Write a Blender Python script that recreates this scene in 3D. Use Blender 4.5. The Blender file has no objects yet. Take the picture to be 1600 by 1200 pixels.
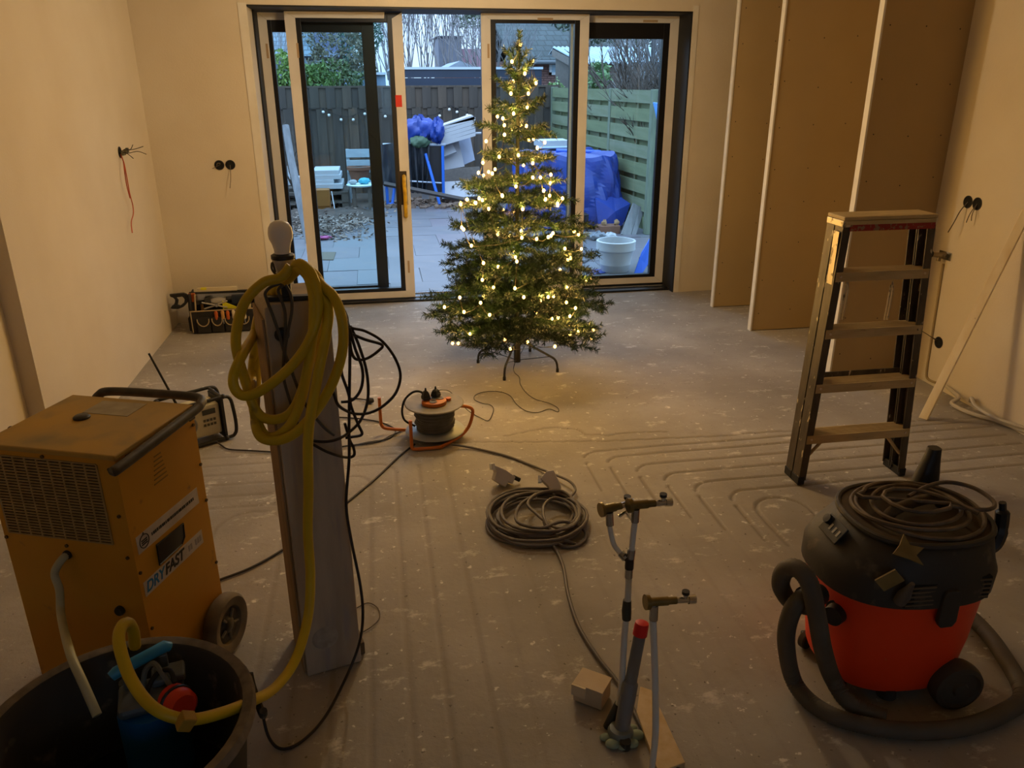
import bpy, bmesh, math, random
import numpy as np
from math import sin, cos, pi, radians, sqrt, atan2, hypot
from mathutils import Vector, Matrix

random.seed(7)
RNG = np.random.default_rng(7)
SC = bpy.context.scene
COL = SC.collection

# ------------------------------------------------------------------ camera, sky, lamp, exposure
CAM_F, CAM_PITCH, CAM_YAW, CAM_ROLL, CAM_H = 1235.0, 21.0, 9.4, -0.19, 1.7
_p, _y, _r = radians(CAM_PITCH), radians(CAM_YAW), radians(CAM_ROLL)
_fw = np.array([sin(_y) * cos(_p), cos(_y) * cos(_p), -sin(_p)])
_rt = np.array([cos(_y), -sin(_y), 0.0])
_up = np.cross(_rt, _fw)
_rt, _up = _rt * cos(_r) + _up * sin(_r), -_rt * sin(_r) + _up * cos(_r)
CAM_O = np.array([0, 0, CAM_H])
cam = bpy.data.cameras.new('camera')
cam.sensor_fit = 'HORIZONTAL'
cam.sensor_width = 36.0
cam.lens = CAM_F / 1600 * 36
cam.clip_start = 0.05
cam.clip_end = 300
cam_o = bpy.data.objects.new('camera', cam)
COL.objects.link(cam_o)
M = Matrix.Identity(4)
for i in range(3):
    M[i][0], M[i][1], M[i][2], M[i][3] = _rt[i], _up[i], -_fw[i], CAM_O[i]
cam_o.matrix_world = M
SC.camera = cam_o

SC.view_settings.view_transform = 'Standard'
SC.view_settings.look = 'None'
SC.view_settings.gamma = 1.0
SC.view_settings.use_curve_mapping = False
SC.view_settings.exposure = 0.0

SKY_STRENGTH = 5.4
world = bpy.data.worlds.new('dusk_sky')
SC.world = world
world.use_nodes = True
wn, wl = world.node_tree.nodes, world.node_tree.links
wn.clear()
w_out = wn.new('ShaderNodeOutputWorld')
w_bg = wn.new('ShaderNodeBackground')
w_tc = wn.new('ShaderNodeTexCoord')
w_sep = wn.new('ShaderNodeSeparateXYZ')
w_ramp = wn.new('ShaderNodeValToRGB')
w_ramp.color_ramp.elements[0].position = 0.0
w_ramp.color_ramp.elements[0].color = (0.145, 0.21, 0.295, 1)
w_ramp.color_ramp.elements[1].position = 0.8
w_ramp.color_ramp.elements[1].color = (0.48, 0.66, 0.93, 1)          # overcast dusk: about three times brighter overhead
wl.new(w_tc.outputs['Generated'], w_sep.inputs[0])
wl.new(w_sep.outputs['Z'], w_ramp.inputs[0])
wl.new(w_ramp.outputs[0], w_bg.inputs['Color'])
w_bg.inputs['Strength'].default_value = SKY_STRENGTH
wl.new(w_bg.outputs[0], w_out.inputs[0])
SC.cycles.max_bounces = 8
SC.cycles.diffuse_bounces = 4
SC.cycles.transparent_max_bounces = 16
SC.cycles.sample_clamp_indirect = 4.0

LAMP_POS, LAMP_W, LAMP_COL = (0.55, 4.75, 2.38), 38.0, (1.0, 0.825, 0.57)
LED_W, LED_COL, LED_EMIT = 0.75, (1.0, 0.55, 0.13), 11.0

# ------------------------------------------------------------------ helpers
def lin(h):
    if isinstance(h, str):
        h = h.lstrip('#')
        c = [int(h[i:i + 2], 16) / 255 for i in (0, 2, 4)]
    else:
        c = [v / 255 for v in h]
    return tuple(v / 12.92 if v <= 0.04045 else ((v + 0.055) / 1.055) ** 2.4 for v in c)

def dim(h):
    return [int(h[i:i + 2], 16) * 0.80 for i in (1, 3, 5)]

def at(u, v, **k):
    """world point where the sight line through photo position (u, v) meets the plane x / y / z = value"""
    d = _rt * ((u - 800) / CAM_F) + _up * ((600 - v) / CAM_F) + _fw
    (ax, val), = k.items()
    i = 'xyz'.index(ax)
    return tuple(CAM_O + d * ((val - CAM_O[i]) / d[i]))

_mats = {}
def mat(name, col, rough=0.7, metal=0.0, var=None, scale=8.0, amount=1.0, bump=0.0, bscale=60.0, spots=None, sscale=25.0, slo=0.62, shi=0.7,
        emit=None, estr=0.0, stretch=None, spec=None, trans=0.0, alpha=1.0):
    if name in _mats:
        return _mats[name]
    m = bpy.data.materials.new(name)
    m.use_nodes = True
    n, l = m.node_tree.nodes, m.node_tree.links
    b = n['Principled BSDF']
    b.inputs['Roughness'].default_value = rough
    b.inputs['Metallic'].default_value = metal
    if spec is not None:
        b.inputs['Specular IOR Level'].default_value = spec
    if trans:
        b.inputs['Transmission Weight'].default_value = trans
    c0 = (*lin(col), 1)
    b.inputs['Base Color'].default_value = c0
    src = None
    if var or bump or spots:
        tc = n.new('ShaderNodeTexCoord')
        vec = tc.outputs['Object']
        if stretch:
            mp = n.new('ShaderNodeMapping')
            mp.inputs['Scale'].default_value = stretch
            l.new(vec, mp.inputs[0])
            vec = mp.outputs[0]
    if var:
        nz = n.new('ShaderNodeTexNoise')
        nz.inputs['Scale'].default_value = scale
        nz.inputs['Detail'].default_value = 6
        l.new(vec, nz.inputs['Vector'])
        rp = n.new('ShaderNodeValToRGB')
        rp.color_ramp.elements[0].position = 0.5 - 0.22 / max(amount, .01)
        rp.color_ramp.elements[1].position = 0.5 + 0.22 / max(amount, .01)
        rp.color_ramp.elements[0].color = c0
        rp.color_ramp.elements[1].color = (*lin(var), 1)
        l.new(nz.outputs['Fac'], rp.inputs[0])
        src = rp.outputs[0]
    if spots:
        nz = n.new('ShaderNodeTexNoise')
        nz.inputs['Scale'].default_value = sscale
        nz.inputs['Detail'].default_value = 4
        l.new(vec, nz.inputs['Vector'])
        rp = n.new('ShaderNodeValToRGB')
        rp.color_ramp.elements[0].position = slo
        rp.color_ramp.elements[1].position = shi
        l.new(nz.outputs['Fac'], rp.inputs[0])
        mx = n.new('ShaderNodeMix')
        mx.data_type = 'RGBA'
        l.new(rp.outputs[0], mx.inputs['Factor'])
        if src:
            l.new(src, mx.inputs['A'])
        else:
            mx.inputs['A'].default_value = c0
        mx.inputs['B'].default_value = (*lin(spots), 1)
        src = mx.outputs['Result']
    if src:
        l.new(src, b.inputs['Base Color'])
    if bump:
        nz = n.new('ShaderNodeTexNoise')
        nz.inputs['Scale'].default_value = bscale
        nz.inputs['Detail'].default_value = 5
        l.new(vec, nz.inputs['Vector'])
        bp = n.new('ShaderNodeBump')
        bp.inputs['Strength'].default_value = bump
        bp.inputs['Distance'].default_value = 0.01
        l.new(nz.outputs['Fac'], bp.inputs['Height'])
        l.new(bp.outputs[0], b.inputs['Normal'])
    if emit:
        b.inputs['Emission Color'].default_value = (*(emit if not isinstance(emit, str) else lin(emit)), 1)
        b.inputs['Emission Strength'].default_value = estr
    _mats[name] = m
    return m

class MB:
    """collects boxes, tubes, lathes, prisms ...; becomes one mesh"""
    def __init__(s):
        s.v, s.f, s.sm = [], [], []
    def add(s, vs, fs, smooth=False):
        o = len(s.v)
        s.v += [tuple(map(float, p)) for p in vs]
        s.f += [tuple(i + o for i in f) for f in fs]
        s.sm += [smooth] * len(fs)
        return s
    def box(s, x0, x1, y0, y1, z0, z1, T=None):
        P = [(x, y, z) for x in (x0, x1) for y in (y0, y1) for z in (z0, z1)]
        if T is not None:
            P = [tuple(T @ Vector(p)) for p in P]
        return s.add(P, [(0, 1, 3, 2), (4, 6, 7, 5), (0, 4, 5, 1), (2, 3, 7, 6), (0, 2, 6, 4), (1, 5, 7, 3)])
    def prism(s, poly, a, b, axis='z', T=None):
        """polygon extruded from a to b along an axis (poly in the two other axes, in xyz order)"""
        n = len(poly)
        def mk(p, h):
            if axis == 'z': q = (p[0], p[1], h)
            elif axis == 'y': q = (p[0], h, p[1])
            else: q = (h, p[0], p[1])
            return tuple(T @ Vector(q)) if T is not None else q
        P = [mk(p, a) for p in poly] + [mk(p, b) for p in poly]
        F = [tuple(range(n - 1, -1, -1)), tuple(range(n, 2 * n))] + [(i, (i + 1) % n, n + (i + 1) % n, n + i) for i in range(n)]
        return s.add(P, F)
    def tube(s, pts, r, n=8, closed=False, cap=True):
        pts = [Vector(p) for p in pts]
        m = len(pts)
        rs = r if hasattr(r, '__len__') else [r] * m
        T = []
        for i in range(m):
            if closed:
                t = pts[(i + 1) % m] - pts[i - 1]
            else:
                t = pts[min(i + 1, m - 1)] - pts[max(i - 1, 0)]
            T.append(t.normalized() if t.length > 1e-9 else Vector((0, 0, 1)))
        ref = Vector((0, 0, 1)) if abs(T[0].z) < .9 else Vector((1, 0, 0))
        nrm = (ref - T[0] * ref.dot(T[0])).normalized()
        P = []
        for i in range(m):
            nrm = nrm - T[i] * nrm.dot(T[i])
            nrm = nrm.normalized() if nrm.length > 1e-6 else T[i].orthogonal().normalized()
            b = T[i].cross(nrm)
            for k in range(n):
                a = 2 * pi * k / n
                P.append(pts[i] + (nrm * cos(a) + b * sin(a)) * rs[i])
        F = []
        for i in range(m if closed else m - 1):
            j = (i + 1) % m
            for k in range(n):
                F.append((i * n + k, i * n + (k + 1) % n, j * n + (k + 1) % n, j * n + k))
        if cap and not closed:
            F.append(tuple(range(n - 1, -1, -1)))
            F.append(tuple((m - 1) * n + k for k in range(n)))
        return s.add(P, F, n >= 6)
    def cyl(s, a, b, r, n=16, r2=None):
        return s.tube([a, b], [r, r if r2 is None else r2], n)
    def lathe(s, prof, c=(0, 0, 0), n=32, T=None, smooth=True, close=False):
        P, F = [], []
        m = len(prof)
        for i, (r, z) in enumerate(prof):
            for k in range(n):
                a = 2 * pi * k / n
                q = Vector((r * cos(a), r * sin(a), z))
                q = (T @ q) if T is not None else q + Vector(c)
                P.append(q)
        for i in range(m if close else m - 1):
            j = (i + 1) % m
            for k in range(n):
                F.append((i * n + k, i * n + (k + 1) % n, j * n + (k + 1) % n, j * n + k))
        if not close:
            if prof[0][0] > 1e-6: F.append(tuple(range(n - 1, -1, -1)))
            if prof[-1][0] > 1e-6: F.append(tuple((m - 1) * n + k for k in range(n)))
        return s.add(P, F, smooth)
    def loft(s, rings, cap=True, smooth=True):
        n = len(rings[0])
        P = [p for r in rings for p in r]
        F = []
        for i in range(len(rings) - 1):
            for k in range(n):
                F.append((i * n + k, i * n + (k + 1) % n, (i + 1) * n + (k + 1) % n, (i + 1) * n + k))
        if cap:
            F.append(tuple(range(n - 1, -1, -1)))
            F.append(tuple((len(rings) - 1) * n + k for k in range(n)))
        return s.add(P, F, smooth)
    def sphere(s, c, r, n=12, m=8, sc=(1, 1, 1)):
        prof = [(r * sin(pi * i / m), -r * cos(pi * i / m)) for i in range(m + 1)]
        P, F = [], []
        for rr, z in prof:
            for k in range(n):
                a = 2 * pi * k / n
                P.append((c[0] + rr * cos(a) * sc[0], c[1] + rr * sin(a) * sc[1], c[2] + z * sc[2]))
        for i in range(m):
            for k in range(n):
                F.append((i * n + k, i * n + (k + 1) % n, (i + 1) * n + (k + 1) % n, (i + 1) * n + k))
        return s.add(P, F, True)

def spline(pts, k=6, closed=False):
    pts = [np.array(p, float) for p in pts]
    m = len(pts)
    out = []
    for i in range(m if closed else m - 1):
        if closed:
            p0, p1, p2, p3 = pts[i - 1], pts[i], pts[(i + 1) % m], pts[(i + 2) % m]
        else:
            p0, p1, p2, p3 = pts[max(i - 1, 0)], pts[i], pts[i + 1], pts[min(i + 2, m - 1)]
        for j in range(k):
            t = j / k
            out.append(0.5 * (2 * p1 + (p2 - p0) * t + (2 * p0 - 5 * p1 + 4 * p2 - p3) * t * t + (3 * p1 - p0 - 3 * p2 + p3) * t ** 3))
    if not closed:
        out.append(pts[-1])
    return [tuple(p) for p in out]

def Tm(loc=(0, 0, 0), rz=0.0, rx=0.0, ry=0.0):
    return Matrix.Translation(loc) @ Matrix.Rotation(rz, 4, 'Z') @ Matrix.Rotation(ry, 4, 'Y') @ Matrix.Rotation(rx, 4, 'X')

def tag(o, label=None, cat=None, group=None, kind=None):
    if label: o['label'] = label
    if cat: o['category'] = cat
    if group: o['group'] = group
    if kind: o['kind'] = kind
    return o

def root(name, label, cat, loc=(0, 0, 0), rz=0.0, group=None, kind=None):
    o = bpy.data.objects.new(name, None)
    o.empty_display_size = 0.05
    COL.objects.link(o)
    o.location = loc
    o.rotation_euler = (0, 0, rz)
    o['_m'] = [v for row in Tm(loc, rz) for v in row]
    return tag(o, label, cat, group, kind)

def _inv(o):
    while o.parent:
        o = o.parent
    m = o.get('_m')
    if m is None:
        return Matrix.Translation(-o.location)
    m = list(m)
    return Matrix([m[0:4], m[4:8], m[8:12], m[12:16]]).inverted()

def O(name, mb, material, parent=None, world=False, bevel=0.0, smooth=None, loc=None, **tags):
    """link the collected mesh as ONE object; world=True turns world coordinates into the thing's own"""
    if isinstance(mb, MB):
        me = bpy.data.meshes.new(name)
        V = mb.v
        if parent is not None and world:
            I = np.array(_inv(parent))
            A = np.c_[np.array(V), np.ones(len(V))] @ I.T
            V = A[:, :3].tolist()
        elif loc is not None:
            V = [(a - loc[0], b - loc[1], c - loc[2]) for a, b, c in V]
        me.from_pydata(V, [], mb.f)
        me.polygons.foreach_set('use_smooth', [bool(x) if smooth is None else smooth for x in mb.sm])
        bm = bmesh.new()
        bm.from_mesh(me)
        bmesh.ops.recalc_face_normals(bm, faces=bm.faces)
        bm.to_mesh(me)
        bm.free()
        me.materials.append(material)
    else:
        me = mb
    o = bpy.data.objects.new(name, me)
    COL.objects.link(o)
    if parent is not None:
        o.parent = parent
    elif loc is not None:
        o.location = loc
    if bevel:
        md = o.modifiers.new('edges', 'BEVEL')
        md.width = bevel
        md.segments = 2
        md.limit_method = 'ANGLE'
        md.angle_limit = radians(40)
    if isinstance(mb, MB) and any(mb.sm):
        me.set_sharp_from_angle(angle=radians(42))
    return tag(o, **tags)

def copy_tree(o, parent=None):
    c = o.copy()
    COL.objects.link(c)
    if parent is not None:
        c.parent = parent
    for ch in list(o.children):
        copy_tree(ch, c)
    return c

def text(name, body, size, T, material, parent, ext=0.0008, align='LEFT', shear=0.0, sx=1.0, bold=0.0):
    cu = bpy.data.curves.new(name, 'FONT')
    cu.body = body
    cu.size = size
    cu.extrude = ext
    cu.shear = shear
    cu.offset = bold
    cu.align_x = align
    cu.align_y = 'CENTER'
    o = bpy.data.objects.new(name + '_c', cu)
    COL.objects.link(o)
    me = bpy.data.meshes.new_from_object(o)
    bpy.data.objects.remove(o)
    me.transform(Matrix.Diagonal((sx, 1, 1, 1)))
    me.transform(T)
    me.name = name
    me.materials.clear()
    me.materials.append(material)
    r = bpy.data.objects.new(name, me)
    COL.objects.link(r)
    r.parent = parent
    return r

# ------------------------------------------------------------------ materials
plaster = mat('plaster', '#d8cdb8', .92, var='#cdbfa6', scale=1.6, bump=.12, bscale=90)
plaster_near = plaster
board_paper = mat('plasterboard_paper', '#b0976a', .9, var='#a88f62', scale=2, bump=.04, bscale=200)
board_edge = mat('board_edge_white', '#e2dccf', .85, var='#d5cdbc', scale=6)
black_foil = mat('black_membrane', '#0c0b0b', .6)
alu_black = mat('black_aluminium', '#121317', .38, spec=.4)
tape = mat('cream_protective_tape', '#e2ded8', .6, var='#d6d0c8', scale=5)
white_plastic = mat('white_plastic', '#e6e6e2', .5)
black_plastic = mat('black_plastic', '#17171a', .45)
black_rubber = mat('black_rubber', '#141313', .7)
steel = mat('steel', '#b8bcc2', .25, 1.0)
chrome = mat('chrome', '#d8dade', .12, 1.0)
brass = mat('brass', '#8f8058', .32, .9, var='#756844', scale=30)
wire_grey = mat('grey_cable', '#4a4640', .65)
wood_pale = mat('pale_timber', '#d3bb90', .75, var='#c2a373', scale=5, stretch=(6, 6, .6), bump=.08, bscale=40)

def glass_mat():
    m = bpy.data.materials.new('window_glass')
    m.use_nodes = True
    n, l = m.node_tree.nodes, m.node_tree.links
    n.clear()
    out = n.new('ShaderNodeOutputMaterial')
    tr = n.new('ShaderNodeBsdfTransparent')
    tr.inputs[0].default_value = (0.90, 0.96, 0.97, 1)
    gl = n.new('ShaderNodeBsdfGlossy')
    gl.inputs['Roughness'].default_value = 0.02
    fr = n.new('ShaderNodeFresnel')
    fr.inputs[0].default_value = 1.35
    mx = n.new('ShaderNodeMixShader')
    l.new(fr.outputs[0], mx.inputs[0])
    l.new(tr.outputs[0], mx.inputs[1])
    l.new(gl.outputs[0], mx.inputs[2])
    l.new(mx.outputs[0], out.inputs[0])
    return m
glass = glass_mat()
# ------------------------------------------------------------------ floor with milled heating grooves
def concrete():
    m = bpy.data.materials.new('concrete_screed')
    m.use_nodes = True
    n, l = m.node_tree.nodes, m.node_tree.links
    b = n['Principled BSDF']
    b.inputs['Roughness'].default_value = .78
    tc = n.new('ShaderNodeTexCoord')
    def noise(sc, det=6, rough=.55, st=None):
        z = n.new('ShaderNodeTexNoise')
        z.inputs['Scale'].default_value = sc
        z.inputs['Detail'].default_value = det
        z.inputs['Roughness'].default_value = rough
        v = tc.outputs['Object']
        if st:
            mp = n.new('ShaderNodeMapping')
            mp.inputs['Scale'].default_value = st
            l.new(v, mp.inputs[0])
            v = mp.outputs[0]
        l.new(v, z.inputs['Vector'])
        return z.outputs['Fac']
    def ramp(src, stops):
        r = n.new('ShaderNodeValToRGB')
        e = r.color_ramp.elements
        e[0].position, e[0].color = stops[0][0], (*stops[0][1], 1)
        e[1].position, e[1].color = stops[-1][0], (*stops[-1][1], 1)
        for p, c in stops[1:-1]:
            x = e.new(p)
            x.color = (*c, 1)
        l.new(src, r.inputs[0])
        return r.outputs[0]
    def mix(f, a, bb):
        x = n.new('ShaderNodeMix')
        x.data_type = 'RGBA'
        l.new(f, x.inputs['Factor'])
        l.new(a, x.inputs['A'])
        if isinstance(bb, tuple): x.inputs['B'].default_value = (*bb, 1)
        else: l.new(bb, x.inputs['B'])
        return x.outputs['Result']
    W, K = (1, 1, 1), (0, 0, 0)
    base = ramp(noise(1.4), [(.3, lin('#888177')), (.5, lin('#9b948a')), (.7, lin('#ada79e'))])
    base = mix(ramp(noise(7, 8, .65), [(.56, K), (.72, (.35,) * 3)]), base, lin('#857c6f'))
    base = mix(ramp(noise(8, 9, .7, (.8, 1.35, 1)), [(.58, K), (.66, (.75,) * 3)]), base, lin('#d3cdc3'))
    base = mix(ramp(noise(26, 4, .6), [(.655, K), (.69, (.85,) * 3)]), base, lin('#dcd7ce'))
    base = mix(ramp(noise(55, 3, .5), [(.69, K), (.72, (.7,) * 3)]), base, lin('#4a4036'))
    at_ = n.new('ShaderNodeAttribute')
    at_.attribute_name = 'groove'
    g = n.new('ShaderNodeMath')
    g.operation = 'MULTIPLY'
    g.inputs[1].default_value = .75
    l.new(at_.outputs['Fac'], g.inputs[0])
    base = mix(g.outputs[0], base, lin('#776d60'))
    l.new(base, b.inputs['Base Color'])
    bp = n.new('ShaderNodeBump')
    bp.inputs['Strength'].default_value = .35
    bp.inputs['Distance'].default_value = .006
    l.new(noise(45, 7, .65), bp.inputs['Height'])
    l.new(bp.outputs[0], b.inputs['Normal'])
    return m

def arc(cx, cy, r, a0, a1, k=8):
    return [(cx + r * cos(radians(a0 + (a1 - a0) * i / k)), cy + r * sin(radians(a0 + (a1 - a0) * i / k))) for i in range(k + 1)]

grooves = []                                                  # (polyline, half width, depth)
for x, y, r, d in ((.90, 3.395, .09, .006), (1.0, 3.32, .08, .006), (1.108, 3.215, .09, .006), (1.205, 3.11, .09, .0065), (1.305, 3.0, .1, .0065), (1.43, 2.9, .1, .0065)):
    grooves.append(([(x, .9), (x, y - r - .3)], .0065, .0005))
    line = [(x, y - r - .3), (x, y - r)] + arc(x + r, y - r, r, 180, 90) + [(x + .9, y + .002), (3.1, y + .01)]
    grooves.append((line, .0050, d))
grooves.append(([(1.50, 2.45), (1.497, 2.66)] + arc(1.61, 2.7, .113, 180, 0, 14) + [(1.725, 2.4)], .005, .006))
grooves.append(([(1.51, .9), (1.5, 2.45)], .0065, .0005))
grooves.append(([(1.725, .9), (1.725, 2.4)], .0065, .0005))
for x, y, r in ((.235, 3.62, .1), (.11, 3.53, .1), (.003, 3.43, .1), (-.113, 3.33, .1), (-.23, 3.22, .1), (-.345, 3.12, .1)):
    grooves.append(([(x + .004, .9), (x, y - r)] + arc(x - r, y - r, r, 0, 90) + [(-1.5, y + .02)], .0075, .0024))
grooves.append(([(-.46, .9), (-.46, 2.93)] + arc(-.6, 2.93, .14, 0, 180, 14) + [(-.74, .9)], .0075, .0024))
for x in (.345, .46, .585, .70, .80):
    grooves.append(([(x, .9), (x + .01, 2.4), (x - .02, 3.2)], .007, .0007))
grooves.append(([(.2, 3.62), (.40, 3.603), (.62, 3.56), (.84, 3.53), (1.05, 3.50), (1.3, 3.477), (1.7, 3.46), (3.1, 3.45)], .006, .007))
grooves.append(([(.55, 3.64), (.72, 3.69), (.85, 3.71), (.95, 3.66), (.98, 3.60), (1.08, 3.56), (1.25, 3.57), (1.4, 3.55)], .010, .007))

_jr = random.Random(2)
def jagged(L, amp):
    out = []
    for (x0, y0), (x1, y1) in zip(L[:-1], L[1:]):
        n = max(2, int(hypot(x1 - x0, y1 - y0) / .03))
        out += [(x0 + (x1 - x0) * k / n + _jr.uniform(-amp, amp), y0 + (y1 - y0) * k / n + _jr.uniform(-amp, amp)) for k in range(n)]
    return out + [L[-1]]
for _i in (-1, -2):
    grooves[_i] = (jagged(grooves[_i][0], .007), .0042, .0055)
def build_floor():
    xs = np.concatenate([np.linspace(-2.0, -1.6, 4)[:-1], np.arange(-1.6, 3.2, .0085), [3.21, 3.3, 3.44]])
    ys = np.concatenate([np.linspace(-2.6, .95, 8)[:-1], np.arange(.95, 4.2, .0095), np.linspace(4.2, 6.66, 70)])
    X, Y = np.meshgrid(xs, ys)
    g = np.zeros_like(X)
    dz = np.zeros_like(X)
    for line, w, d in grooves:
        for (x0, y0), (x1, y1) in zip(line[:-1], line[1:]):
            m = 4 * w
            ix0, ix1 = np.searchsorted(xs, min(x0, x1) - m), np.searchsorted(xs, max(x0, x1) + m)
            iy0, iy1 = np.searchsorted(ys, min(y0, y1) - m), np.searchsorted(ys, max(y0, y1) + m)
            if ix1 <= ix0 or iy1 <= iy0: continue
            sx, sy = X[iy0:iy1, ix0:ix1], Y[iy0:iy1, ix0:ix1]
            L2 = (x1 - x0) ** 2 + (y1 - y0) ** 2
            t = np.clip(((sx - x0) * (x1 - x0) + (sy - y0) * (y1 - y0)) / L2, 0, 1)
            ds = np.hypot(sx - x0 - t * (x1 - x0), sy - y0 - t * (y1 - y0))
            k = np.clip(1.6 - ds / w, 0, 1)
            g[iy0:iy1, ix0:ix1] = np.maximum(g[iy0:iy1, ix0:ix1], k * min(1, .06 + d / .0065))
            dz[iy0:iy1, ix0:ix1] = np.minimum(dz[iy0:iy1, ix0:ix1], -d * k)
    dz += .0012 * np.sin(X * 9 + np.sin(Y * 5)) * np.sin(Y * 7) - .0012
    ny, nx = X.shape
    V = np.stack([X, Y, dz], -1).reshape(-1, 3)
    idx = np.arange(nx * ny).reshape(ny, nx)
    F = np.stack([idx[:-1, :-1], idx[:-1, 1:], idx[1:, 1:], idx[1:, :-1]], -1).reshape(-1, 4)
    me = bpy.data.meshes.new('floor')
    me.vertices.add(len(V))
    me.vertices.foreach_set('co', V.ravel())
    me.loops.add(F.size)
    me.loops.foreach_set('vertex_index', F.ravel().astype(np.int32))
    me.polygons.add(len(F))
    me.polygons.foreach_set('loop_start', np.arange(0, F.size, 4, dtype=np.int32))
    me.polygons.foreach_set('use_smooth', np.ones(len(F), bool))
    me.update()
    a = me.attributes.new('groove', 'FLOAT', 'POINT')
    a.data.foreach_set('value', g.ravel().astype(np.float32))
    me.validate()
    me.materials.append(concrete())
    o = bpy.data.objects.new('floor', me)
    COL.objects.link(o)
    tag(o, 'dusty bare concrete floor with milled heating grooves', 'floor', kind='structure')
build_floor()

# ------------------------------------------------------------------ room shell
XL, XR, ZC = -1.545, 3.182, 2.62
def wy(x): return 6.07 + .0572 * (x + 1.55)
mb = MB().prism([(XL - .12, 3.6), (XL, 3.6), (XL, wy(XL)), (XL - .12, wy(XL))], -.02, ZC)
wl_ = O('wall_left', mb, plaster, label='pale plastered left wall with an open wire box', cat='wall', kind='structure')
mb = MB().prism([(-1.75, -2.6), (-1.62, -2.6), (-1.62, 3.6), (-1.75, 3.6)], -.02, ZC)
O('wall_left_near', mb, plaster, label='set-back strip of left wall behind the yellow dehumidifier', cat='wall', kind='structure')
XN = 3.42                                                     # the niche behind the nearest partition is deeper
mb = MB().prism([(XR, -2.6), (XR + .4, -2.6), (XR + .4, 6.7), (XN, 6.7), (XN, 4.2), (XR, 4.2)], -.02, ZC)
wr_ = O('wall_right', mb, plaster, label='yellow-lit plastered right wall behind the leaning batten', cat='wall', kind='structure')
OX0, OX1, OZ = -.80, 2.45, 2.186
mb = MB()
mb.prism([(XL - .12, wy(XL - .12)), (OX0, wy(OX0)), (OX0, 6.66), (XL - .12, 6.66)], -.02, ZC)
mb.prism([(OX1, wy(OX1)), (XN, wy(XN)), (XN, 6.66), (OX1, 6.66)], -.02, ZC)
mb.prism([(OX0, wy(OX0)), (OX1, wy(OX1)), (OX1, 6.66), (OX0, 6.66)], OZ, ZC)
O('wall_back', mb, plaster, label='plastered garden wall around the sliding doors', cat='wall', kind='structure')
O('ceiling', MB().box(-1.8, 3.6, -2.7, 6.7, ZC, ZC + .1), plaster, label='plain plastered ceiling over the room', cat='ceiling', kind='structure')
O('wall_front', MB().box(-1.8, 0.1, -2.72, -2.6, -.02, ZC).box(1.5, 3.35, -2.72, -2.6, -.02, ZC).box(.1, 1.5, -2.72, -2.6, -.02, 1.05).box(.1, 1.5, -2.72, -2.6, 2.1, ZC), plaster, label='plain plastered wall behind the camera', cat='wall', kind='structure')

fwn = root('fill_window_1', 'unseen white window added behind the camera for fill light', 'window', (.8, -2.66, 1.05), kind='structure')  # unseen window, added and sized to fill camera-facing sides with sky light
for x0, x1, z0, z1 in ((.1, .17, 1.05, 2.1), (1.43, 1.5, 1.05, 2.1), (.765, .835, 1.12, 2.03), (.17, 1.43, 1.05, 1.12), (.17, 1.43, 2.03, 2.1)):
    O('frame', MB().box(x0, x1, -2.69, -2.62, z0, z1), white_plastic, fwn, True, bevel=.003)
O('pane', MB().box(.17, .765, -2.66, -2.654, 1.12, 2.03), glass, fwn, True)
O('pane', MB().box(.835, 1.43, -2.66, -2.654, 1.12, 2.03), glass, fwn, True)
# corner beads round the opening
t1 = root('trim_1', 'white corner beads round the garden door opening', 'trim', kind='structure')
def bead(x0, x1, z0, z1):
    return MB().prism([(x0, wy(x0) - .004), (x1, wy(x1) - .004), (x1, wy(x1) + .002), (x0, wy(x0) + .002)], z0, z1)
O('bead', bead(OX0 - .055, OX0 + .002, .0, OZ + .01), board_edge, t1)
O('bead', bead(OX1 - .002, OX1 + .042, .0, OZ + .04), board_edge, t1)
# black membrane lining of the reveal
t2 = root('trim_2', 'black membrane lining the door reveal', 'trim', kind='structure')
O('lining', MB().prism([(OX0, wy(OX0) + .26), (OX0 + .012, wy(OX0) + .26), (OX0 + .012, 6.66), (OX0, 6.66)], 0, OZ), black_foil, t2)
O('lining', MB().prism([(OX1 - .012, wy(OX1) + .004), (OX1, wy(OX1) + .004), (OX1, 6.66), (OX1 - .012, 6.66)], 0, OZ), black_foil, t2)
O('lining', MB().prism([(OX0, wy(OX0) + .004), (OX1, wy(OX1) + .004), (OX1, 6.66), (OX0, 6.66)], OZ - .012, OZ), black_foil, t2)
O('threshold', MB().box(OX0 + .013, OX1 - .013, 6.38, 6.66, 0.0, .016), alu_black, t2, bevel=.003)
O('guide_rail', MB().box(OX0 + .013, OX1 - .013, 6.46, 6.475, .016, .024), steel, t2)
O('guide_rail', MB().box(OX0 + .013, OX1 - .013, 6.585, 6.60, .016, .024), steel, t2)

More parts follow.
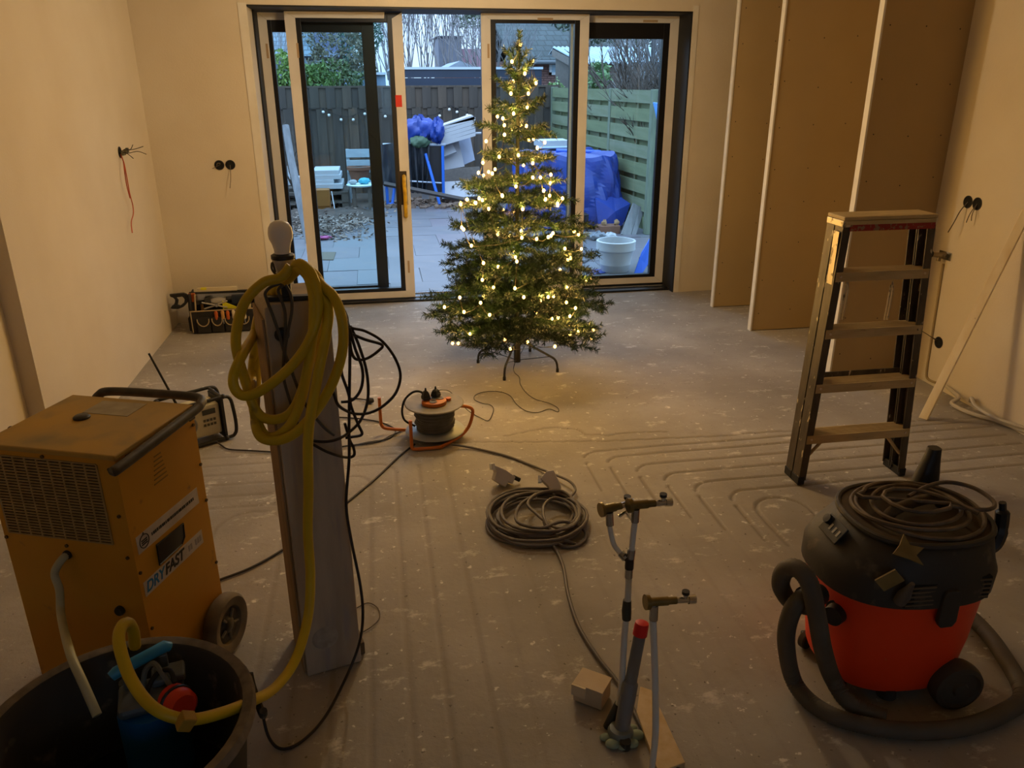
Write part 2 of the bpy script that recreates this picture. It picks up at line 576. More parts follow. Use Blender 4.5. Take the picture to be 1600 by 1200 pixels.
# sliding door leaves
def leaf(n, label, x0, x1, yf, tw, bw, topt, topb, rtape=True, ltape=True, z0=.026, z1=2.17, toptape=None, th=.05):
    r = root('door_%d' % n, label, 'door', (x0, yf, z0), kind='structure')
    fw = tw + bw
    yb = yf + th
    for nm, a, b in (('stile', x0, x0 + fw), ('stile', x1 - fw, x1)):
        O(nm, MB().box(a, b, yf, yb, z0, z1), alu_black, r, True, bevel=.002)
    O('top_rail', MB().box(x0 + fw, x1 - fw, yf, yb, z1 - topt - topb, z1), alu_black, r, True, bevel=.002)
    O('bottom_rail', MB().box(x0 + fw, x1 - fw, yf, yb, z0, z0 + .055 + .025), alu_black, r, True, bevel=.002)
    yt0, yt1 = yf - .003, yf - .0004
    e = .0015
    bt = .053
    if ltape: O('tape_strip', MB().prism([(x0, z0), (x0 + tw, z0 + bt), (x0 + tw, z1 - topt), (x0, z1)], yt0, yt1, 'y'), tape, r, True)
    if rtape: O('tape_strip', MB().prism([(x1 - tw, z0 + bt), (x1, z0), (x1, z1), (x1 - tw, z1 - topt)], yt0, yt1, 'y'), tape, r, True)
    ta, tb = toptape or (x0, x1)
    O('tape_strip', MB().prism([(ta + e, z1), (ta + tw + e, z1 - topt), (tb - (tw if tb == x1 else .004) - e, z1 - topt), (tb - e, z1)], yt0, yt1, 'y'), tape, r, True)
    O('tape_strip', MB().prism([(x0 + e, z0), (x1 - e, z0), (x1 - tw - e, z0 + bt), (x0 + tw + e, z0 + bt)], yt0, yt1, 'y'), tape, r, True)
    O('glass_pane', MB().box(x0 + fw - .004, x1 - fw + .004, yf + .02, yf + .026, z0 + .075, z1 - topt - topb + .004), glass, r, True)
    return r
dA = leaf(1, 'fixed black left door leaf behind the slid-open leaf', -.787, .045, 6.56, .062, .03, .05, .08, rtape=False)
dB = leaf(2, 'slid-open door leaf with red sticker and yellow taped handle', -.586, .255, 6.44, .075, .036, .042, .026, toptape=(-.586, .13))
dC = leaf(3, 'closed sliding door leaf behind the Christmas tree', .839, 1.674, 6.44, .072, .04, .042, .024)
dD = leaf(4, 'fixed right door leaf looking onto the white pot', 1.56, 2.437, 6.56, .072, .05, .05, .115)
O('sticker', MB().box(.176, .224, 6.435, 6.4365, 1.515, 1.60), mat('red_sticker', '#d8301a', .6), dB, True)
hm = mat('yellow_tape', '#e8b618', .55, var='#b98c14', scale=30)
O('handle_plate', MB().box(.165, .232, 6.434, 6.4362, .78, 1.04), mat('handle_plate', '#2b2015', .5), dB, True)
O('handle', MB().tube(spline([(.21, 6.437, 1.0), (.21, 6.40, .99), (.208, 6.385, .95), (.212, 6.385, .85), (.21, 6.385, .76), (.21, 6.40, .70), (.21, 6.434, .69)], 4), [.016] * 25, 8), hm, dB, True)
for d_, x, z in ((dA, -.742, 1.93), (dB, -.512, 1.93), (dC, .893, 1.93), (dB, .212, .30)):
    O('label_tag', MB().box(x - .008, x + .008, (6.56 if d_ is dA else 6.44) - .0042, (6.56 if d_ is dA else 6.44) - .003, z - .07, z + .03), mat('tape_label', '#b09674', .7), d_, True)
for d_, x, y in ((dC, 1.33, 6.44), (dD, 2.2, 6.56)):
    O('label_tag', MB().box(x - .06, x + .06, y - .0042, y - .003, 2.125, 2.142), mat('tape_label', '#b09674', .7), d_, True)

# plasterboard partitions sticking out from the right wall
for i, (x, y, lb) in enumerate(((2.587, 5.786, 'farthest plasterboard partition, right of the garden door'), (2.601, 5.132, 'middle plasterboard partition in the row of three'), (2.66, 4.164, 'nearest plasterboard partition behind the stepladder'))):
    p = root('partition', lb, 'partition wall', (x, y, 0), kind='structure')
    O('board', MB().box(x + .004, XR if i == 2 else XN, y, y + .0125, .004, ZC), board_paper, p, True)
    O('board', MB().box(x + .004, XR if i == 2 else XN, y + .0275, y + .04, .004, ZC), board_paper, p, True)
    O('stud', MB().box(x + .004, XR if i == 2 else XN, y + .013, y + .027, .004, ZC), wood_pale, p, True)
    O('edge_strip', MB().box(x - .002, x + .003, y - .001, y + .041, 0, ZC), board_edge, p, True)
    O('corner_bead', MB().box(x - .002, x + .009, y - .004, y - .0012, 0, ZC), board_edge, p, True)
    sc = MB()
    for xx in (x + .05, XR - .06, (x + XR) / 2):
        for k in range(10):
            z = .12 + k * .26 + random.uniform(-.03, .03)
            sc.tube([(xx, y - .0012, z), (xx, y, z)], .0042, 6)
    O('screw', sc, mat('screw_head', '#3a2f20', .5), p, True, kind='stuff')
# ------------------------------------------------------------------ yellow building dryer
def dryer():
    yel = mat('dryer_yellow', '#c88f12', .5, var='#bd830e', scale=4, spots='#5a4526', sscale=14, slo=.66, shi=.8, bump=.03)
    top = mat('dryer_top_dusty', '#bd9236', .65, var='#a98a48', scale=5, spots='#8d7a4d', sscale=11, slo=.5, shi=.8)
    dark = mat('dryer_dark_hole', '#120c08', .8)
    tubem = mat('worn_black_tube', '#26221e', .5, var='#4a4136', scale=25, bump=.05)
    r = root('building_dryer', 'yellow building dryer on wheels beside the black tub', 'dehumidifier', (-.69, 1.915, 0), radians(-21))
    w, d, z0, z1 = .392, .341, .055, .815
    # shell: front with a recessed grille opening
    b = MB()
    gx0, gx1, gz0, gz1 = -.372, -.056, .567, .800
    b.box(-w, 0, .004, d, z0, z1)
    b.box(-w, gx0, 0, .004, z0, z1).box(gx1, 0, 0, .004, z0, z1).box(gx0, gx1, 0, .004, z0, gz0).box(gx0, gx1, 0, .004, gz1, z1)
    O('body', b, yel, r)
    O('top_panel', MB().box(-w - .003, .003, -.003, d + .003, z1, .83), top, r, bevel=.004)
    O('grille_back', MB().box(gx0 + .001, gx1 - .001, .0015, .0042, gz0 + .001, gz1 - .001), dark, r)
    g = MB()
    rows, cols = 27, 9
    for i in range(rows + 1):
        z = gz0 + (gz1 - gz0) * i / rows
        g.box(gx0, gx1, -.0022, .001, z - .0022, z + .0022)
    gv = MB()
    for j in range(cols + 1):
        x = gx0 + (gx1 - gx0) * j / cols
        gv.box(x - .0028, x + .0028, -.0024, .0012, gz0, gz1)
    gm = mat('grille_metal', '#a98c57', .5, var='#8a6f40', scale=30)
    O('grille', g, gm, r, kind='stuff')
    O('grille_bars', gv, gm, r, kind='stuff')
    # side: stickers, window, faint stamped text
    paper = mat('sticker_paper', '#cfc3b3', .6, var='#b8aa96', scale=20)
    ink = mat('sticker_ink', '#1c1714', .6)
    blue = mat('sticker_blue', '#1b6fa6', .6)
    grey = mat('sticker_grey', '#9a9186', .6)
    T = Tm((0.0012, 0, 0), radians(90), radians(90))
    def on_side(y, z, sz=1.0): return Matrix.Translation((.0014, y, z)) @ Matrix.Rotation(radians(90), 4, 'Z') @ Matrix.Rotation(radians(90), 4, 'X')
    O('sticker', MB().box(.0002, .0012, .017, .300, .530, .582), paper, r, label='pale maker strip with round emblem and slogan')
    em = MB()
    ring = [(.0016, .046 + .019 * cos(a), .556 + .019 * sin(a)) for a in np.linspace(0, 2 * pi, 20, endpoint=False)]
    em.tube(ring, .0016, 5, closed=True)
    for k in (-.008, -.002, .004): em.box(.0013, .0022, .034, .058, .556 + k - .0018, .556 + k + .0018)
    em.prism([(.042, .577), (.050, .577), (.046, .583)], .0013, .0022, 'x')
    O('emblem', em, ink, r)
    ln = MB()
    y = .078
    rr = random.Random(1)
    while y < .278:
        w_ = rr.uniform(.003, .008)
        ln.box(.0012, .0018, y, y + w_, .5525, .5615)
        y += w_ + rr.uniform(.0012, .0035)
    O('print_line', ln, ink, r, kind='stuff')
    O('sticker', MB().box(.0002, .0012, .012, .290, .400, .445), paper, r, label='pale strip reading DRYFAST')
    text('lettering', 'DRY', .044, on_side(.018, .4225), blue, r, shear=.25, sx=.92, bold=.0007)
    text('lettering', 'FAST', .044, on_side(.102, .4225), ink, r, shear=.25, sx=.92, bold=.0012)
    ln = MB()
    for y in (.217, .228, .252, .263, .274): ln.box(.0012, .0018, y, y + .0075, .413, .432)
    O('print_line', ln, grey, r, kind='stuff')
    O('window', MB().prism([(.084, .455), (.19, .455), (.207, .47), (.211, .512), (.086, .517)], .0004, .003, 'x'), mat('gauge_window', '#15110d', .25), r, bevel=.001)
    wf = MB()
    P = [(.084, .455), (.19, .455), (.207, .47), (.211, .512), (.086, .517)]
    wf.tube([(.003, a, c) for a, c in P], .0025, 5, closed=True)
    O('window_frame', wf, black_plastic, r)
    st = MB()
    for k in range(7): st.box(.0002, .0012, .125 + .003 * k, .185 - .002 * k, .68 + .0125 * k, .6835 + .0125 * k)
    O('stamp', st, mat('stamp_print', '#8d6a1c', .6), r)
    # rows of screws, drain port, knob on top
    sm = mat('screw_steel', '#5b4a2c', .45, .6)
    for y, z in ((.01, .79), (.33, .77), (.008, .48), (.335, .52), (.01, .30), (.335, .30), (.335, .64)):
        O('screw', MB().cyl((0, y, z), (.004, y, z), .005, 8), sm, r)
    for x, z in ((-.02, .79), (-.02, .655), (-.02, .53), (-.2, .545), (-.385, .55), (-.21, .808)):
        O('screw', MB().cyl((x, 0, z), (x, -.004, z), .005, 8), sm, r)
    O('drain_cap', MB().lathe([(0, .012), (.012, .012), (.014, .008), (.014, 0)], T=Tm((-.076, 0, .357), 0, radians(90)), n=14), black_plastic, r)
    O('top_cap', MB().lathe([(.022, 0), (.0225, .004), (.018, .008), (0, .009)], (-.244, .193, .83), 20), black_plastic, r)
    O('data_label', MB().prism([(-.269, .226), (-.126, .226), (-.129, .318), (-.270, .314)], .8302, .8312), mat('dusty_label', '#a89a7c', .6, var='#8f8265', scale=25), r)
    O('side_knob', MB().lathe([(.011, 0), (.012, .012), (.008, .016), (0, .017)], T=Tm((-w, .111, .815), 0, 0, radians(-90)), n=12), black_plastic, r)
    # black push handle round three sides
    hp = spline([(.018, -.03, .805), (.022, .0, .807), (.024, .29, .822), (.024, .345, .829), (.008, .374, .834), (-.05, .38, .838), (-.28, .38, .834), (-.335, .377, .818), (-.352, .368, .78), (-.355, .352, .72)], 8)
    O('handle', MB().tube(hp, .0135, 12), tubem, r)
    hb = MB()
    for x, y, z in ((.006, .05, .80), (.006, .31, .80)):
        hb.box(x - .006, x + .012, y - .012, y + .012, z - .004, z + .012)
    O('handle_bracket', hb, black_plastic, r)
    # wheels and foot
    for x, s in ((.028, 1), (-w - .028, -1)):
        T = Tm((x, .295, .1), 0, 0, radians(90) * s)
        wheel = O('wheel', MB().lathe([(.058, -.018), (.07, -.022), (.09, -.024), (.0985, -.016), (.1, 0), (.0985, .016), (.09, .024), (.07, .022), (.062, .018), (.058, .006)], T=T, n=32), mat('dusty_tyre', '#8a7a62', .85, var='#5c5141', scale=12), r)
        hub = MB().lathe([(.06, -.016), (.06, .006), (.052, .010), (.030, .006), (.024, .014), (.018, .018), (0, .019)], T=T, n=28)
        O('hub', hub, mat('wheel_hub', '#2b261f', .55, var='#6b6253', scale=20), wheel)
        hs = MB()
        for k in range(5):
            a = 2 * pi * k / 5
            q = [T @ Vector((.024 * cos(a), .024 * sin(a), .012)), T @ Vector((.05 * cos(a), .05 * sin(a), .012))]
            hs.tube(q, .005, 6)
        O('hub_spokes', hs, mat('hub_spoke', '#7b715f', .5), wheel)
    O('axle', MB().cyl((-w - .02, .295, .1), (.02, .295, .1), .008, 10), steel, r)
    O('skid_foot', MB().box(-w + .02, -w + .06, .02, .06, 0, z0).box(-.06, -.02, .02, .06, 0, z0), black_rubber, r)
    # pale drain hose running down into the tub
    Td = Tm((-.69, 1.915, 0), radians(-21))
    hp = [tuple(Td @ Vector(q)) for q in ((-.204, .004, .517), (-.206, -.022, .513), (-.228, -.032, .475))] + [at(u, v, y=y) for u, v, y in ((93, 922, 1.945), (95, 958, 1.89), (102, 993, 1.755), (113, 1030, 1.652), (131, 1070, 1.59), (152, 1118, 1.54))]
    hp = spline(hp, 6)
    O('drain_hose', MB().tube(hp, .0105, 10), mat('drain_hose_pale', '#b5b497', .5, var='#a09f82', scale=12), r, True, label='pale flexible drain hose')
    O('hose_port', MB().lathe([(.013, 0), (.013, .006), (.009, .012)], T=Tm((-.204, 0, .517), 0, radians(90)), n=12), black_plastic, r)
dryer()

# ------------------------------------------------------------------ mortar tub with pump and yellow hose
TUB = (-.63, 1.456)
def tub():
    m = mat('tub_black_rubber', '#2b2825', .75, var='#3b3731', scale=9, spots='#6d6456', sscale=14, slo=.60, shi=.75)
    r = root('mortar_tub', 'large round black mortar tub at lower left corner', 'tub', (*TUB, 0))
    O('shell', MB().lathe([(0, .0), (.215, .0), (.225, .008), (.268, .38), (.283, .385), (.288, .395), (.284, .405), (.266, .405), (.258, .398), (.213, .02), (0, .018)], n=48), m, r)
    rim = mat('tub_dusty_rim', '#857a6a', .85, var='#5f574b', scale=30)
    O('rim', MB().lathe([(.262, .404), (.272, .4085), (.284, .4075), (.290, .398), (.289, .384), (.2845, .3845), (.2855, .396), (.282, .4055), (.27, .4055)], n=48, close=True), rim, r)
    for a in (200, 20):
        g = MB()
        ca, sa = cos(radians(a)), sin(radians(a))
        pts = spline([((.275) * ca - t * sa, (.275) * sa + t * ca, z) for t, z in ((-.07, .36), (-.055, .335), (0, .325), (.055, .335), (.07, .36))], 5)
        pts = [(p[0] + .015 * ca * 1.2, p[1] + .015 * sa * 1.2, p[2]) for p in pts]
        g.tube(pts, .009, 8)
        O('grip', g, m, r)
    O('dirty_water', MB().lathe([(0, .138), (.228, .138), (.2285, .14), (0, .14)], n=40), mat('dirty_water', '#1d1a16', .12), r)
tub()

def pump():
    bl = mat('pump_blue', '#0f5c9c', .45, var='#0d4f86', scale=9)
    gr = mat('pump_grey', '#5e666b', .5, var='#485055', scale=15)
    r = root('submersible_pump', 'blue submersible pump with orange float inside the black tub', 'pump', (-.605, 1.595, .02), radians(14))
    O('body', MB().lathe([(0, 0), (.070, 0), (.078, .01), (.078, .045), (.074, .05), (.074, .295), (.070, .312), (0, .315)], n=28), bl, r)
    st = MB()
    for k in range(18):
        a = 2 * pi * k / 18
        st.box(-.004, .004, -.0802, -.076, .008, .040, T=Matrix.Rotation(a, 4, 'Z'))
    O('strainer', st, black_plastic, r)
    O('top_cover', MB().box(-.066, .078, -.050, .052, .316, .345), gr, r, bevel=.012)
    O('clamp_plate', MB().box(.01, .085, .0, .058, .3455, .366), gr, r, bevel=.006)
    O('handle', MB().tube([(-.070, .02, .395), (-.06, .024, .40), (.05, .062, .412), (.058, .064, .405)], [.012, .0145, .0145, .012], 12), mat('pump_handle_blue', '#2a86b5', .45), r)
    O('handle_arm', MB().box(-.05, -.03, .02, .04, .345, .392), gr, r, bevel=.004)
    O('handle_arm', MB().box(.03, .05, .045, .062, .345, .40), gr, r, bevel=.004)
    T = Tm((.062, -.055, .335), radians(25), radians(80))
    f = O('float_switch', MB().lathe([(0, -.034), (.028, -.034), (.036, -.026), (.038, 0), (.036, .026), (.028, .034), (0, .034)], T=T, n=24), mat('float_orange', '#e0390f', .45, var='#c42c08', scale=12), r)
    O('float_band', MB().lathe([(.0385, -.005), (.0405, -.004), (.0405, .004), (.0385, .005)], T=T, n=24), black_plastic, f)
    O('float_cable', MB().tube(spline([(.062, -.03, .372), (.055, .0, .385), (.03, .015, .378), (.012, .0, .37), (-.005, -.02, .345)], 5), .0055, 8), black_rubber, r)
    O('power_cable', MB().tube(spline([(-.01, .02, .345), (.0, .03, .38), (.02, .03, .395), (.035, .01, .38), (.05, -.01, .35)], 5), .0065, 8), mat('pump_cable', '#6b6f6a', .6), r)
    O('outlet', MB().tube(spline([(-.03, .05, .05), (-.045, .07, .10), (-.05, .075, .2), (-.05, .075, .33)], 5), .017, 12), gr, r)
pump()

def yellow_hose():
    P = []
    def z2(X, Y, y): return at(340 + .3 * X, 330 + .3 * Y, y=y)
    a = 1.962
    # strands wound over the lamp holder, one long run
    pts = []
    L1 = [(380, 285, 1.99), (330, 345, 1.985), (240, 372, 1.975), (150, 460, 1.965), (108, 570, 1.965), (95, 690, 1.965), (118, 800, 1.96), (150, 900, 1.96), (185, 1010, 1.955), (230, 1070, 1.945), (300, 1085, 1.935), (380, 1050, 1.93), (435, 950, 1.93), (470, 820, 1.93), (505, 690, 1.935), (530, 560, 1.945), (545, 440, 1.955), (520, 350, 1.965), (470, 300, 1.975), (425, 290, 1.985), (390, 330, 2.01)]
    L2 = [(360, 360, 2.06), (280, 420, 2.12), (215, 540, 2.20), (190, 640, 2.22), (130, 745, 1.95), (84, 850, 1.925), (90, 925, 1.915), (140, 962, 1.91), (220, 938, 1.905), (330, 858, 1.90), (420, 765, 1.90), (485, 660, 1.905), (520, 545, 1.915), (520, 430, 1.925), (490, 330, 1.94), (445, 280, 1.96), (410, 280, 1.98)]
    L3 = [(385, 330, 2.02), (300, 400, 2.1), (235, 560, 2.21), (195, 720, 2.23), (178, 860, 2.22), (185, 1000, 1.98), (205, 1090, 1.95), (245, 1165, 1.925), (310, 1170, 1.915), (380, 1110, 1.91), (430, 1000, 1.91), (462, 860, 1.91), (485, 720, 1.91), (500, 580, 1.915), (498, 440, 1.925), (470, 340, 1.95), (425, 300, 1.97)]
    L4 = [(400, 320, 2.0), (340, 380, 2.06), (260, 520, 2.23), (215, 760, 2.24), (200, 960, 2.20), (195, 1090, 1.96), (225, 1175, 1.90), (300, 1195, 1.89), (390, 1165, 1.885), (480, 1080, 1.885), (570, 950, 1.885), (630, 810, 1.89), (655, 670, 1.895), (640, 530, 1.905), (600, 440, 1.925), (545, 390, 1.945), (500, 340, 1.965), (470, 330, 1.97), (520, 420, 1.945), (575, 500, 1.925)]
    for L in (L1, L2, L3, L4):
        pts += [z2(*p) for p in L]
    pts += [z2(565, 640, 1.90), z2(535, 790, 1.875), z2(505, 950, 1.87), z2(480, 1090, 1.865)]
    pts += [at(u, v, y=y) for u, v, y in ((481, 700, 1.86), (482, 760, 1.86), (481, 830, 1.855), (485, 900, 1.84), (481, 965, 1.80), (462, 1030, 1.72), (430, 1074, 1.62), (392, 1096, 1.51), (340, 1116, 1.43), (290, 1124, 1.385), (240, 1106, 1.39), (205, 1062, 1.44), (187, 1010, 1.49), (188, 983, 1.525), (199, 973, 1.555), (208, 985, 1.583), (211, 1010, 1.597))]
    ym = mat('yellow_garden_hose', '#cdb011', .5, var='#b99d10', scale=8, bump=.03, spots='#6d5a10', sscale=9, slo=.66, shi=.75)
    base = at(481, 830, y=1.855)
    r = root('garden_hose', 'yellow hose coiled over the post and dropping into the tub', 'hose', pts[0])
    O('hose', MB().tube(spline(pts, 7), .0128, 10), ym, r, True)
    q = at(292, 1124, y=1.372)
    O('hose_clip', MB().box(-.016, .014, -.016, .012, -.02, .014, T=Tm(q, .5, .2, .6)), mat('hose_clip_yellow', '#a8842a', .6), r, True, bevel=.003)
    q = at(390, 1098, y=1.505)
    q2 = at(372, 1116, y=1.47)
    O('tie_wrap', MB().tube([Vector(q) + Vector((0, 0, .0)), Vector(q2)], .006, 6), black_plastic, r, True)
yellow_hose()

# ------------------------------------------------------------------ post with site lamp and black cables
PRZ = radians(15)
PO = (-.30, 2.012)
def post():
    m = mat('weathered_post', '#bdae98', .85, var='#9f927f', scale=3.2, stretch=(5, 5, .7), bump=.06, bscale=40, spots='#9d948c', sscale=5, slo=.56, shi=.7)
    r = root('wooden_post', 'grey standing post draped with yellow hose', 'post', (*PO, 0), PRZ)
    b = MB()
    prof = [(-.002, 0), (-.002, 1.15), (.0, 1.165), (.02, 1.172), (.142, 1.172), (.158, 1.165), (.163, 1.15), (.165, 0)]
    b.prism(prof, 0, .205, 'y')
    O('core', b, m, r, bevel=.004)
    O('side_board', MB().box(-.009, -.0025, .02, .205, 0.0, 1.13), mat('post_brown_board', '#a98d68', .8, var='#8f744f', scale=4, stretch=(5, 5, .6)), r, bevel=.002)
    O('foot_block', MB().box(.166, .185, .03, .10, 0, .045), mat('foot_block', '#5e4f3d', .85), r, bevel=.003)
    pl = MB()
    pl.lathe([(.040, 0), (.030, .003), (.012, .004), (0, .0045)], T=Tm((.062, -.0002, .125), 0, radians(90)), n=18)
    O('plaster_patch', pl, mat('plaster_dab', '#8f8678', .95, var='#b4aa9b', scale=30), r)
    O('screw_plug', MB().lathe([(.0, .014), (.016, .012), (.02, 0)], T=Tm((.035, 0, 1.09), 0, radians(90)), n=14), black_plastic, r)
post()

def site_lamp():
    c = at(444, 420, y=2.05)
    zb = 1.173
    r = root('site_lamp', 'unlit white bulb in a holder on top of the post', 'lamp', (c[0], c[1], zb))
    hz = c[2] - zb
    O('stem', MB().box(-.012, .012, -.01, .012, 0, hz - .03).box(-.05, .06, -.012, .012, .0, .012), black_plastic, r, bevel=.002)
    O('holder', MB().lathe([(0, hz - .035), (.016, hz - .034), (.020, hz - .01), (.027, hz + .018), (.028, hz + .026), (0, hz + .027)], n=24), mat('lamp_holder', '#b9b2a6', .5), r)
    O('holder_ring', MB().lathe([(0, hz + .0272), (.0295, hz + .0272), (.0295, hz + .036), (.021, hz + .040), (0, hz + .04)], n=24), black_plastic, r)
    bulb = MB().lathe([(0, hz + .0405), (.019, hz + .0405), (.0205, hz + .06), (.024, hz + .075), (.0288, hz + .092), (.0298, hz + .106), (.0275, hz + .121), (.020, hz + .134), (.010, hz + .1405), (0, hz + .142)], n=28)
    bulb = MB().lathe([(0, hz + .0405), (.0195, hz + .0405), (.0205, hz + .052), (.024, hz + .066), (.0295, hz + .078), (.0308, hz + .090), (.0288, hz + .104), (.022, hz + .1155), (.011, hz + .1215), (0, hz + .1228)], n=28)
    O('bulb', bulb, mat('opal_bulb', '#efe9e0', .35), r)
    def z3(X, Y, y): return at(400 + .2667 * X, 400 + .2667 * Y, y=y)
    O('cable', MB().tube(spline([at(430, 425, y=2.03), z3(95, 40, 2.02), z3(92, 75, 2.015), z3(120, 110, 2.02), z3(170, 130, 2.03)], 5), .0028, 6), wire_grey, r, True)
    for L in ([(150, 160, 2.0), (90, 180, 1.995), (55, 215, 1.99), (62, 255, 1.99), (95, 340, 1.985), (130, 440, 1.985), (165, 560, 1.985), (200, 650, 1.985), (240, 760, 1.985), (290, 870, 1.985), (350, 950, 1.985), (410, 1015, 1.99), (460, 1050, 1.99)],
              [(160, 170, 2.0), (130, 200, 1.99), (150, 260, 1.985), (170, 330, 1.985), (172, 430, 1.983), (165, 560, 1.983), (160, 700, 1.983), (190, 820, 1.983), (235, 960, 1.983), (265, 1040, 1.983)],
              [(175, 170, 2.0), (205, 230, 1.99), (210, 320, 1.98), (190, 430, 1.98), (170, 560, 1.98), (185, 640, 1.98)]):
        O('cable', MB().tube(spline([z3(*p) for p in L], 5), .004, 6), wire_grey, r, True)
site_lamp()

def black_cables():
    def z3(X, Y, y): return at(400 + .2667 * X, 400 + .2667 * Y, y=y)
    m = mat('black_cable', '#1d120d', .55)
    Ls = [[(430, 270, 2.03), (490, 280, 2.06), (530, 350, 2.07), (550, 415, 2.07), (640, 440, 2.09), (740, 500, 2.11), (815, 600, 2.12), (846, 700, 2.12), (820, 800, 2.11), (750, 875, 2.10), (670, 917, 2.08), (590, 925, 2.06), (530, 908, 2.03), (480, 870, 1.99), (455, 800, 1.985)],
          [(545, 450, 2.07), (640, 490, 2.08), (738, 520, 2.09), (718, 555, 2.09), (650, 600, 2.08), (590, 606, 2.07), (562, 570, 2.06), (550, 500, 2.05)],
          [(548, 420, 2.06), (580, 540, 2.06), (620, 650, 2.06), (625, 730, 2.06), (605, 800, 2.06), (560, 846, 2.05), (500, 855, 2.04)],
          [(552, 410, 2.08), (605, 530, 2.08), (648, 680, 2.08), (656, 830, 2.08), (620, 950, 2.07), (555, 1025, 2.04), (480, 1072, 1.99), (400, 1088, 1.985), (310, 1080, 1.98)],
          [(500, 640, 2.04), (505, 700, 2.045), (540, 800, 2.05), (560, 890, 2.05), (600, 990, 2.055), (620, 1045, 2.06), (560, 1060, 2.05), (525, 1065, 2.05)],
          [(470, 270, 2.03), (520, 340, 2.04), (535, 440, 2.04), (505, 620, 2.04), (498, 700, 2.04)],
          [(310, 1090, 1.985), (400, 1140, 1.985), (480, 1170, 2.0), (540, 1180, 2.05), (575, 1165, 2.06), (570, 1120, 2.06), (550, 1080, 2.06), (520, 980, 2.05)]]
    r = root('black_cable_bundle', 'looped black cables hanging from the right side of the post', 'cable', z3(*Ls[0][0]))
    for L in Ls:
        O('strand', MB().tube(spline([z3(*p) for p in L], 6), .0042, 6), m, r, True)
    drop = [z3(548, 415, 2.07), z3(550, 600, 2.055), z3(547, 800, 2.05), z3(545, 1000, 2.045), z3(545, 1200, 2.035)]
    drop += [at(u, v, y=y) for u, v, y in ((541, 790, 2.02), (550, 850, 2.0), (563, 915, 1.97), (567, 965, 1.93))] + [at(u, v, z=z) for u, v, z in ((560, 1010, .12), (540, 1060, .05), (508, 1120, .012), (472, 1158, .006), (440, 1170, .005), (420, 1152, .02), (409, 1110, .09))]
    O('strand', MB().tube(spline(drop, 6), .0042, 6), m, r, True)
black_cables()
# ------------------------------------------------------------------ artificial Christmas tree
TREE = (.808, 4.678)
LED_PX = [(660 + x / 4, 20 + y / 4) for x, y in ((612,200),(567,430),(553,505),(662,505),(655,590),(570,630),(503,660),(512,703),(650,708),(513,762),(398,803),(378,937),(350,1000),(437,1005),(690,1030),(738,1030),(803,1012),(800,1065),(758,1112),(795,1143),(875,1160),(770,1165),(500,1145),(585,1085),(280,1168),(355,1160),(375,1172),(240,1190),(330,1188),(765,810),(718,845),(690,940),(600,890),(480,900),(560,305),(710,440),(845,1195),(690,300),(640,380))]
LED_PX += [(660 + x / 3.333, 300 + y / 3.333) for x, y in ((345,88),(522,90),(278,58),(232,40),(200,65),(415,18),(215,195),(205,185),(393,220),(457,228),(518,238),(515,205),(670,228),(680,215),(655,235),(790,205),(813,222),(595,245),(255,280),(742,295),(772,345),(757,352),(828,297),(485,340),(492,362),(395,390),(318,370),(312,458),(370,498),(482,502),(752,497),(855,467),(528,548),(615,567),(655,547),(683,543),(303,577),(217,625),(115,600),(195,550),(590,628),(768,647),(797,605),(675,660),(708,655),(770,690),(248,740),(157,788),(187,788),(457,818),(548,782),(768,745),(810,728),(890,718),(878,765),(690,805),(750,575),(705,70),(730,35),(640,40),(430,770),(350,640))]

